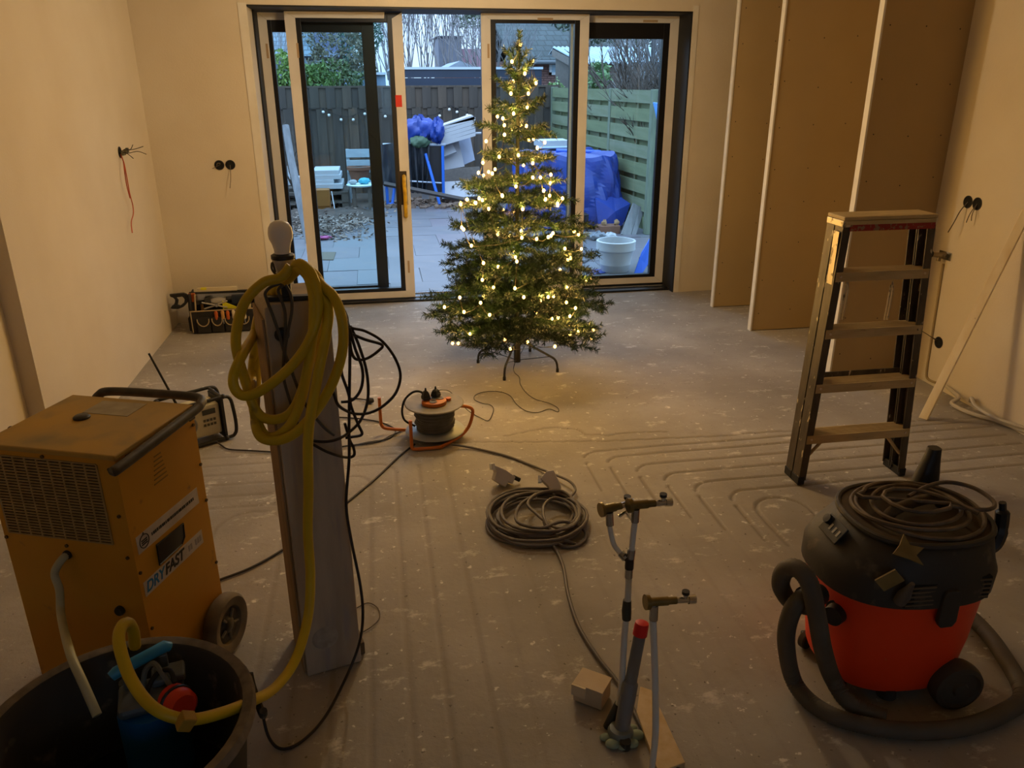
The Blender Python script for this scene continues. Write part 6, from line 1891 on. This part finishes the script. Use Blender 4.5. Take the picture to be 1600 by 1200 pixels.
# black crate, flat box, scraps
bc = mat('black_crate', '#17191c', .6)
c = at(917, 362, z=ZP)
cr = root('black_crate', 'black plastic crate in front of the blue tarpaulin', 'crate', (c[0] - .06, c[1], ZP))
O('top', MB().box(-.11, .08, -.0, .16, .19, .215), bc, cr, bevel=.01)
for x_ in (-.11, .05):
    for y_ in (.0, .135):
        O('leg', MB().box(x_, x_ + .028, y_, y_ + .025, 0, .19), bc, cr, bevel=.004)
O('back', MB().box(-.08, .05, .14, .15, .02, .19), bc, cr)
bkm = mat('brown_crate', '#7a5645', .85, var='#664838', scale=6)
c = at(953, 366, z=ZP)
single('brown_tray', 'flat reddish brown tray with scraps behind the white pot', 'tray', MB().box(c[0] - .14, c[0] + .13, c[1], c[1] + .18, ZP, ZP + .10), bkm, bevel=.006)
for i, (u, v, lb) in enumerate(((944, 348, 'small brown scrap on the left of the flat tray'), (963, 350, 'small brown scrap on the right of the flat tray'))):
    p = at(u, v + 3, y=c[1] + .06)
    single('brown_scrap', lb, 'scrap', lump((p[0], c[1] + .06, ZP + .1 + .028), (.035, .03, .035), 50 + i, .35, 12, 8), mat('brown_scrap', '#8f7456', .9), group='scraps on the brown tray')
c = at(934, 375, z=ZP)
single('grey_rag', 'crumpled grey rag on the patio behind the white pot', 'rag', lump((c[0], c[1], ZP + .045), (.10, .07, .05), 61, .35, 20, 10), mat('grey_rag', '#7f8892', .85, var='#5d646d', scale=8))
single('white_rag', 'crumpled white plastic right of the grey rag', 'rag', lump((c[0] + .14, c[1] - .02, ZP + .04), (.08, .06, .045), 62, .3, 18, 10), foam)
c = at(912, 372, z=ZP)
single('stone_slab', 'broken stone slab lying left of the grey rag', 'slab', MB().prism([(c[0] - .2, c[1] - .12), (c[0] + .12, c[1] - .08), (c[0] + .16, c[1] + .08), (c[0] - .1, c[1] + .16), (c[0] - .22, c[1] + .05)], ZP + .002, ZP + .05), mat('broken_stone', '#8d8b86', .85, var='#6b675f', scale=5))
single('flat_stick', 'grey stick lying on the patio left of the white pot', 'stick', MB().tube([at(911, 410, z=ZP + .012), at(943, 391, z=ZP + .012)], .012, 6), mat('grey_stick', '#585a5e', .85))
q = [at(u, v, z=ZP) for u, v in ((916, 422), (946, 421), (946, 427), (922, 430))]
single('blue_scrap', 'flat scrap of blue plastic at the foot of the white pot', 'scrap', MB().prism([p[:2] for p in q], ZP + .003, ZP + .006), tarp)
for i, (px, lb) in enumerate((([(990, 317), (1000, 323), (985, 369), (971, 366)], 'grey plank leaning on the fence, left of the two'), ([(1000, 322), (1007, 327), (993, 369), (986, 369)], 'grey plank leaning on the fence, right of the two'))):
    single('leaning_plank', lb, 'plank', quad_slab(px, [9.45, 9.45, 9.28, 9.28], .03), mat('plank_grey', '#7e8284', .85, var='#686b6d', scale=4, stretch=(5, 5, .7)), group='planks leaning on the green fence')
# white plastic pot
c = at(967, 428, z=ZP)
wpot = root('white_pot', 'large white ribbed plant pot outside the right door', 'pot', (c[0], c[1] + .14, ZP))
wpm = mat('white_pot', dim('#dfe6ea'), .5)
O('pot', MB().lathe([(0, 0), (.128, 0), (.135, .008), (.148, .07), (.151, .074), (.151, .08), (.150, .084), (.176, .205), (.19, .215), (.192, .222), (.190, .228), (.192, .30), (.186, .305), (.172, .305), (.17, .298), (.165, .2), (.12, .02), (0, .02)], n=44), wpm, wpot)
O('soil', MB().lathe([(0, .215), (.163, .215), (.163, .205), (0, .205)], n=28), mat('pot_soil', '#8c9196', .9), wpot)
# blue sheet leaning beside the pot
single('blue_sheet', 'bright blue plastic sheet leaning right of the white pot', 'sheet', quad_slab([(1026, 355), (1027, 390), (1003, 428), (990, 432), (1003, 395)], [7.5, 7.45, 7.3, 7.28, 7.4], .012), mat('blue_sheet', '#1f62d8', .4, bump=.3, bscale=6))
single('blue_cover', 'light blue sheet beyond the plank fence, right of its end post', 'sheet', quad_slab([(1020, 160), (1042, 164), (1042, 235), (1034, 225)], [8.95, 8.7, 8.6, 8.8], .02), mat('blue_cover', '#4a86c8', .45, bump=.3, bscale=5))
single('grey_block', 'dark concrete kerb lying right of the blue sheet', 'kerb', MB().box(at(1003, 420, y=7.6)[0], at(1040, 420, y=7.6)[0], 7.6, 7.72, ZP + .001, ZP + .07), mat('kerb_dark', '#4e545a', .85), bevel=.006)
# ------------------------------------------------------------------ beyond the fences
def leafy(name, label, c, s, n, leaf, col, col2, seed, cat='shrub', stem=True):
    r = root(name, label, cat, (c[0], c[1], ZP))
    R2 = np.random.default_rng(seed)
    u = R2.normal(size=(n, 3))
    u /= np.linalg.norm(u, axis=1)[:, None]
    rad = R2.uniform(.45, 1.0, n)[:, None] ** .6
    lum = 1 + .22 * np.sin(u[:, :1] * 6 + seed) * np.sin(u[:, 2:] * 7 + seed * 2)
    p = np.array(c) + u * rad * lum * np.array(s)
    p = p[p[:, 2] > ZP + .05]
    n = len(p)
    a = R2.normal(size=(n, 3)); a /= np.linalg.norm(a, axis=1)[:, None]
    b = np.cross(a, R2.normal(size=(n, 3))); b /= np.linalg.norm(b, axis=1)[:, None]
    L = leaf * R2.uniform(.6, 1.3, n)[:, None]
    Q = np.stack([p - a * L, p + b * L * .4, p + a * L, p - b * L * .4], 1)
    me = bpy.data.meshes.new('foliage')
    V = Q.reshape(-1, 3) - np.array([c[0], c[1], ZP])
    me.from_pydata(V.tolist(), [], [(4 * k, 4 * k + 1, 4 * k + 2, 4 * k + 3) for k in range(n)])
    me.materials.append(mat(name + '_leaf_%d' % seed, col, .7, var=col2, scale=3))
    o = bpy.data.objects.new('foliage', me)
    COL.objects.link(o)
    o.parent = r
    o['kind'] = 'stuff'
    if stem:
        O('stem', MB().tube([(0, 0, 0), (.02, .0, max(.2, c[2] - ZP))], [.05, .03], 7), mat('shrub_stem', '#3b332b', .9), r)
    return r
leafy('hedge_shrub', 'yellow-green leafy shrub behind the left end of the fence', (*at(434, 118, y=14.9)[:2], 1.75), (.55, .5, .42), 2200, .045, '#6f8c3a', '#48662c', 1)
leafy('hedge_shrub', 'green shrub behind the fence, seen through the left door leaf', (*at(478, 124, y=15)[:2], 1.62), (.62, .5, .38), 2200, .045, '#64823a', '#3f5c2a', 2)
leafy('hedge_shrub', 'duller green shrub behind the fence next to the grey shed', (*at(520, 120, y=15.5)[:2], 1.65), (.55, .5, .42), 1800, .045, '#5d7140', '#3c4f30', 3)
leafy('evergreen_tree', 'brownish green tree behind the shrubs, in front of the left house', (*at(531, 85, y=19)[:2], 2.35), (.75, .6, .85), 2600, .05, '#575a48', '#75705c', 4, cat='tree')
leafy('evergreen_tree', 'blue-green conifer right of the brownish tree', (*at(562, 78, y=24)[:2], 2.7), (.55, .6, 1.6), 2600, .07, '#3f5f55', '#56766a', 5, cat='tree')
leafy('evergreen_tree', 'dark pine crown behind the top of the Christmas tree', (*at(800, 38, y=30)[:2], 3.9), (2.2, 1, .6), 1800, .09, '#4b5a4e', '#66705f', 6, cat='tree')
leafy('ivy_shrub', 'small green shrub at the end of the plank fence', (*at(868, 140, y=14.2)[:2], 1.5), (.18, .15, .22), 300, .035, '#5f7d48', '#7f9a62', 7)
leafy('laurel_shrub', 'bright leafy sprig above the plank fence', (*at(935, 110, y=12.5)[:2], 1.75), (.20, .2, .22), 160, .07, '#7d9c6c', '#5d7f55', 8)

def twiggy(name, label, base, h, spread, seed, col, nmain=7, gen=4, th=.03, lean=0.0):
    rr = random.Random(seed)
    m = MB()
    cnt = [0]
    def grow(p, d, L, r_, g):
        cnt[0] += 1
        if cnt[0] > 1400: return
        q = p + d * L * .5 + Vector((rr.uniform(-.04, .04), rr.uniform(-.04, .04), 0)) * L
        e = p + d * L
        m.tube([p, q, e], [r_, r_ * .85, r_ * .65], 4 if g < 3 else 3, cap=False)
        if g <= 0: return
        for k in range(rr.choice((2, 3))):
            nd = (d + Vector((rr.gauss(0, spread), rr.gauss(0, spread), rr.uniform(.0, .25)))).normalized()
            grow(p + d * L * rr.uniform(.5, 1.0), nd, L * rr.uniform(.6, .8), r_ * .6, g - 1)
    for k in range(nmain):
        d = Vector((rr.gauss(lean, spread * .55), rr.gauss(0, spread * .5), 1)).normalized()
        grow(Vector((rr.uniform(-.12, .12) * nmain * .3, rr.uniform(-.1, .1), 0)), d, h * rr.uniform(.3, .42), th * rr.uniform(.7, 1.1), gen)
    r = root(name, label, 'tree' if 'tree' in name else 'shrub', (base[0], base[1], ZP))
    O('branches', m, mat(name + '_bark', col, .9), r, kind='stuff')
    O('trunk', MB().tube([(0, 0, 0), (0, 0, h * .12)], [th * 1.6, th * 1.2], 6), mat(name + '_bark', col, .9), r)
twiggy('bare_shrub', 'dense bare shrub hanging over the plank fence on the right', (3.75, 11.2), 2.5, .36, 2, '#4f463f', 10, 5, .055)
twiggy('bare_shrub', 'bare shrub nearest the end post of the plank fence', (3.75, 9.9), 2.2, .36, 6, '#5a4f47', 9, 5, .045)
twiggy('bare_shrub', 'bare twiggy bush behind the wooden stake', (-1.35, 11.2), 1.6, .34, 8, '#6a615a', 9, 5, .04)
for i, (u, y, h, lb) in enumerate(((608, 40, 7.5, 'bare tall tree seen left of the red sticker'), (640, 38, 8, 'first bare tall tree in the open doorway'), (668, 42, 8.5, 'second bare tall tree in the middle of the open doorway'), (700, 40, 8, 'third bare tall tree above the small gable roof'), (735, 36, 7.5, 'bare tree at the right edge of the open doorway'), (775, 32, 6.5, 'bare tree left of the tip of the Christmas tree'), (500, 34, 6, 'bare tree above the left house'), (1000, 22, 5, 'bare tree behind the corrugated shed'), (425, 22, 4.4, 'purplish bare tree at the far left'))):
    twiggy('bare_tree', lb, at(u, 120, y=y)[:2], h, .17 if i < 6 else .26, 30 + i, '#7d7d80' if i < 8 else '#6b5563', 6 if i < 6 else 4, 5, .052 if y > 30 else .04)

twiggy('bare_tree', 'dense bare tree between the doorway and the brick house roof', at(776, 120, y=21)[:2], 4.4, .30, 77, '#565b52', 5, 5, .055)
twiggy('bare_tree', 'bare tree with a dark trunk behind the twigs on the right', (4.15, 12.6), 3.2, .3, 78, '#4a423c', 3, 5, .08)
twiggy('bare_shrub', 'bare shrub between the other two above the plank fence', (3.95, 10.6), 2.3, .4, 79, '#5a4f47', 10, 5, .05)
leafy('evergreen_tree', 'dark evergreen crown behind the corrugated roof', (*at(985, 45, y=24)[:2], 3.3), (2.3, .8, .75), 2600, .09, '#46544a', '#5f6c5a', 9, cat='tree')
def tiles(name, c1, c2, sx, sy):
    m = mat(name, c1, .8, var=c2, scale=2)
    n, l = m.node_tree.nodes, m.node_tree.links
    b = n['Principled BSDF']
    tc = n.new('ShaderNodeTexCoord')
    br = n.new('ShaderNodeTexBrick')
    br.inputs['Color1'].default_value = (*lin(c1), 1)
    br.inputs['Color2'].default_value = (*lin(c2), 1)
    br.inputs['Mortar'].default_value = (*[v * .45 for v in lin(c1)], 1)
    br.inputs['Scale'].default_value = 1
    br.inputs['Mortar Size'].default_value = .018 * sx / .3
    br.inputs['Brick Width'].default_value = sx
    br.inputs['Row Height'].default_value = sy
    mp = n.new('ShaderNodeMapping')
    mp.inputs['Rotation'].default_value = (radians(90), 0, 0)
    l.new(tc.outputs['Object'], mp.inputs[0])
    l.new(mp.outputs[0], br.inputs['Vector'])
    l.new(br.outputs['Color'], b.inputs['Base Color'])
    return m
roof_t = tiles('dark_roof_tiles', '#2f3839', '#3a4446', .24, .16)
roof_b = tiles('blue_grey_roof_tiles', '#566a78', '#647987', .22, .14)
brick = tiles('red_brick', '#7d5a54', '#8b655e', .21, .0625)
wallw = mat('pale_render', '#8e9db6', .8, var='#7f8ea8', scale=1)
winf = mat('window_frame_white', '#d6dde4', .5)
pane_m = mat('window_pane', '#9fbfd6', .12)

def window(parent, x0, x1, y, z0, z1, bars=1):
    f = O('window', MB().box(x0, x1, y - .05, y - .001, z0, z0 + .07).box(x0, x1, y - .05, y - .001, z1 - .07, z1).box(x0, x0 + .07, y - .05, y - .001, z0, z1).box(x1 - .07, x1, y - .05, y - .001, z0, z1), winf, parent, True)
    O('pane', MB().box(x0 + .06, x1 - .06, y - .02, y - .001, z0 + .06, z1 - .06), pane_m, f, True)
    return f
# brick house on the right
Y = 24.0
xl_, xr_ = at(812, 100, y=Y)[0], at(975, 100, y=Y)[0]
ze = at(860, 92, y=Y)[2]
hs = root('brick_house', 'brick house with dark tiled roof behind the garden on the right', 'house', ((xl_ + xr_) / 2, Y, ZP))
O('wall', MB().box(xl_, xr_, Y, Y + 6, ZP, ze), brick, hs, True)
zr = at(860, 40, y=Y + 3)[2]
O('roof', MB().add([(xl_ - .3, Y - .35, ze - .12), (xr_ + .3, Y - .35, ze - .12), (xr_ + .3, Y + 3, zr), (xl_ - .3, Y + 3, zr), (xl_ - .3, Y + 6.3, ze - .12), (xr_ + .3, Y + 6.3, ze - .12), (xl_ - .3, Y - .35, ze - .02), (xr_ + .3, Y - .35, ze - .02), (xr_ + .3, Y + 3, zr + .1), (xl_ - .3, Y + 3, zr + .1), (xl_ - .3, Y + 6.3, ze - .02), (xr_ + .3, Y + 6.3, ze - .02)],
    [(0, 1, 2, 3), (3, 2, 5, 4), (6, 9, 8, 7), (9, 10, 11, 8), (0, 6, 7, 1), (4, 5, 11, 10), (0, 3, 9, 6), (3, 4, 10, 9), (1, 7, 8, 2), (2, 8, 11, 5)]), roof_t, hs, True)
O('gutter', MB().tube([(xl_ - .3, Y - .42, ze - .1), (xr_ + .3, Y - .42, ze - .1)], .06, 8), mat('gutter_grey', '#5a6066', .6), hs, True)
window(hs, at(858, 100, y=Y)[0], at(875, 100, y=Y)[0], Y, at(866, 117, y=Y)[2], at(866, 94, y=Y)[2])
# pale house on the left
Y = 27.0
xl_, xr_ = at(395, 100, y=Y)[0], at(556, 100, y=Y)[0]
ze = at(480, 88, y=Y)[2]
hs = root('pale_house', 'blue-grey house with tiled roof seen through the left door leaf', 'house', ((xl_ + xr_) / 2, Y, ZP))
O('wall', MB().box(xl_, xr_, Y, Y + 6, ZP, ze), wallw, hs, True)
zr = at(480, 30, y=Y + 3)[2]
xm = at(492, 100, y=Y)[0]
O('roof', MB().add([(xl_ - .3, Y - .35, ze), (xm, Y - .35, ze), (xm, Y + 3, zr), (xl_ - .3, Y + 3, zr), (xl_ - .3, Y + 6.3, ze), (xm, Y + 6.3, ze)], [(0, 1, 2, 3), (3, 2, 5, 4), (0, 3, 4), (1, 5, 2), (0, 4, 5, 1)]), roof_b, hs, True)
O('roof', MB().box(xm + .01, xr_, Y - .2, Y + 6, ze - .02, ze + .12), mat('flat_roof_edge', '#8793a8', .7), hs, True)
O('side_gable', MB().prism([(xm + .02, ze + .13), (xr_ - .1, ze + .13), (xm + .9, ze + 1.1), (xm + .02, ze + 1.3)], Y + .4, Y + 5, 'y'), mat('purple_slate', '#6d7590', .8, var='#5c647d', scale=3), hs, True)
window(hs, at(470, 100, y=Y)[0], at(483, 100, y=Y)[0], Y, at(470, 112, y=Y)[2], at(470, 91, y=Y)[2])
window(hs, at(488, 100, y=Y)[0], at(500, 100, y=Y)[0], Y, at(470, 112, y=Y)[2], at(470, 91, y=Y)[2])
window(hs, at(506, 100, y=Y)[0], at(514, 100, y=Y)[0], Y, at(470, 110, y=Y)[2], at(470, 93, y=Y)[2])
# distant gable and block in the open doorway
Y = 30.0
gb = root('gable_shed', 'small pale grey gabled roof above the dark flat roof', 'building', (*at(720, 120, y=Y)[:2], ZP))
P = [(at(690, 110, y=Y)[0], at(690, 110, y=Y)[2]), (at(757, 110, y=Y)[0], at(757, 110, y=Y)[2]), (at(719, 95, y=Y)[0], at(719, 95, y=Y)[2])]
O('roof', MB().prism(P, Y, Y + 5, 'y'), mat('pale_slate', '#8f9eac', .8, var='#7f8e9c', scale=4), gb, True)
O('wall', MB().box(P[0][0] + .1, P[1][0] - .1, Y + .1, Y + 4.9, ZP, P[0][1] - .002), brick, gb, True)
Y = 44.0
bl_ = root('tall_block', 'grey chimney-like block behind the bare trees', 'building', (*at(702, 120, y=Y)[:2], ZP))
O('wall', MB().box(at(686, 100, y=Y)[0], at(722, 100, y=Y)[0], Y, Y + 3, ZP, at(700, 58, y=Y)[2]), mat('grey_block_wall', '#6f7480', .85, var='#646a76', scale=2), bl_, True)
O('cap', MB().box(at(684, 100, y=Y)[0], at(724, 100, y=Y)[0], Y - .1, Y + 3.1, at(700, 58, y=Y)[2] + .001, at(700, 56, y=Y)[2]), mat('cap_dark', '#4c505a', .8), bl_, True)
O('annex', MB().box(at(722.5, 100, y=Y)[0], at(757, 100, y=Y)[0], Y + .2, Y + 3, ZP, at(730, 76, y=Y)[2]), mat('pink_wall', '#8f7480', .85), bl_, True)
# dark flat-roofed shed behind the fence
Y = 14.9
sh = root('flat_roof_shed', 'dark flat-roofed shed just behind the back fence', 'shed', (*at(740, 130, y=Y)[:2], ZP))
xa, xb = at(613, 110, y=Y)[0], at(846, 110, y=Y)[0]
z1_, z0_ = at(740, 108.5, y=Y)[2], at(740, 134, y=Y)[2]
navy = mat('navy_fascia', '#1e2a3a', .5, var='#233044', scale=2)
O('fascia_board', MB().box(xa, xb, Y - .03, Y, z0_, (z0_ + z1_) / 2 - .004), navy, sh, True)
O('fascia_board', MB().box(xa, xb, Y - .03, Y, (z0_ + z1_) / 2 + .004, z1_), navy, sh, True)
O('side_fascia', MB().box(xa, xa + .03, Y + .001, Y + 3.5, z0_, z1_), navy, sh, True)
O('roof_edge', MB().box(xa - .02, xb + .02, Y - .05, Y + 3.5, z1_ + .001, z1_ + .04), mat('roof_trim', '#b4c4d0', .4), sh, True)
O('wall', MB().box(xa + .1, xb - .1, Y + .12, Y + 3.4, ZP, z0_ - .001), mat('brown_shed_wall', '#6e513d', .85, var='#5c4433', scale=3, stretch=(6, 6, .6)), sh, True)
lou = MB()
for k in range(5): lou.box(xa - .012, xa - .001, Y + .35, Y + .9, z0_ + .05 + .05 * k, z0_ + .08 + .05 * k)
O('louvre', lou, mat('louvre_grey', '#7c8894', .5), sh, True)
Y = 19.0
sh = root('grey_shed', 'low pale grey flat-roofed shed left of the dark shed', 'shed', (*at(572, 130, y=Y)[:2], ZP))
O('roof', MB().box(at(546, 115, y=Y)[0], at(603, 115, y=Y)[0], Y - .1, Y + 3, at(570, 117, y=Y)[2], at(570, 113, y=Y)[2]), mat('roof_trim', '#b4c4d0', .4), sh, True)
O('wall', MB().box(at(548, 115, y=Y)[0], at(602, 115, y=Y)[0], Y, Y + 2.9, ZP, at(570, 117.2, y=Y)[2]), mat('grey_blue_wall', '#6d8aa3', .7), sh, True)
# corrugated shed on the right
Y = 14.6
cs = root('corrugated_shed', 'weathered board shed with pale corrugated roof on the right', 'shed', (*at(960, 130, y=Y)[:2], ZP))
xa, xb = at(905, 100, y=Y)[0], at(1085, 100, y=Y)[0]
zf, zb = at(950, 98, y=Y)[2], at(950, 74, y=Y + 2.2)[2]
rows = []
n = 150
for t, yy, zz in ((0, Y - .15, zf), (1, Y + 2.2, zb), (1.2, Y + 2.6, zb - .12)):
    rows.append([(xa + (xb - xa) * k / n, yy, zz + .022 * sin(2 * pi * k / 6)) for k in range(n + 1)])
V = rows[0] + rows[1] + rows[2] + [(x_, y_, z_ - .012) for rw in rows for x_, y_, z_ in rw]
w = n + 1
F = [(j * w + k, j * w + k + 1, (j + 1) * w + k + 1, (j + 1) * w + k) for j in range(2) for k in range(n)]
F += [tuple(3 * w + q for q in reversed(f)) for f in F]
F += [(k, 3 * w + k, 3 * w + k + 1, k + 1) for k in range(n)] + [(j * w, (j + 1) * w, 3 * w + (j + 1) * w, 3 * w + j * w) for j in range(2)]
O('corrugated_roof', MB().add(V, F, True), mat('corrugated_sheet', '#a9bdca', .5, var='#93a8b6', scale=2), cs, True)
bw = [mat('shed_board_%s' % k, c1_, .85, var=c2_, scale=3, stretch=(.7, 6, 6)) for k, c1_, c2_ in (('a', '#6b6660', '#57524d'), ('b', '#77706a', '#605a54'))]
z = ZP + .4
k = 0
while z < zf - .05:
    h = min(.15, zf - .03 - z)
    O('board', MB().box(xa + .08, xb, Y + (.0 if k % 2 else .012), Y + .03, z, z + h - .012), bw[k % 2], cs, True)
    z += .15
    k += 1
O('side_wall', MB().prism([(Y + .04, ZP), (Y + 2.3, ZP), (Y + 2.3, zb - .06), (Y + .04, zf - .06)], xa + .08, xa + .12, 'x'), bw[0], cs, True)
O('barge_board', MB().prism([(Y - .15, zf - .16), (Y + 2.3, zb - .16), (Y + 2.3, zb - .03), (Y - .15, zf - .03)], xa + .0, xa + .03, 'x'), bw[1], cs, True)
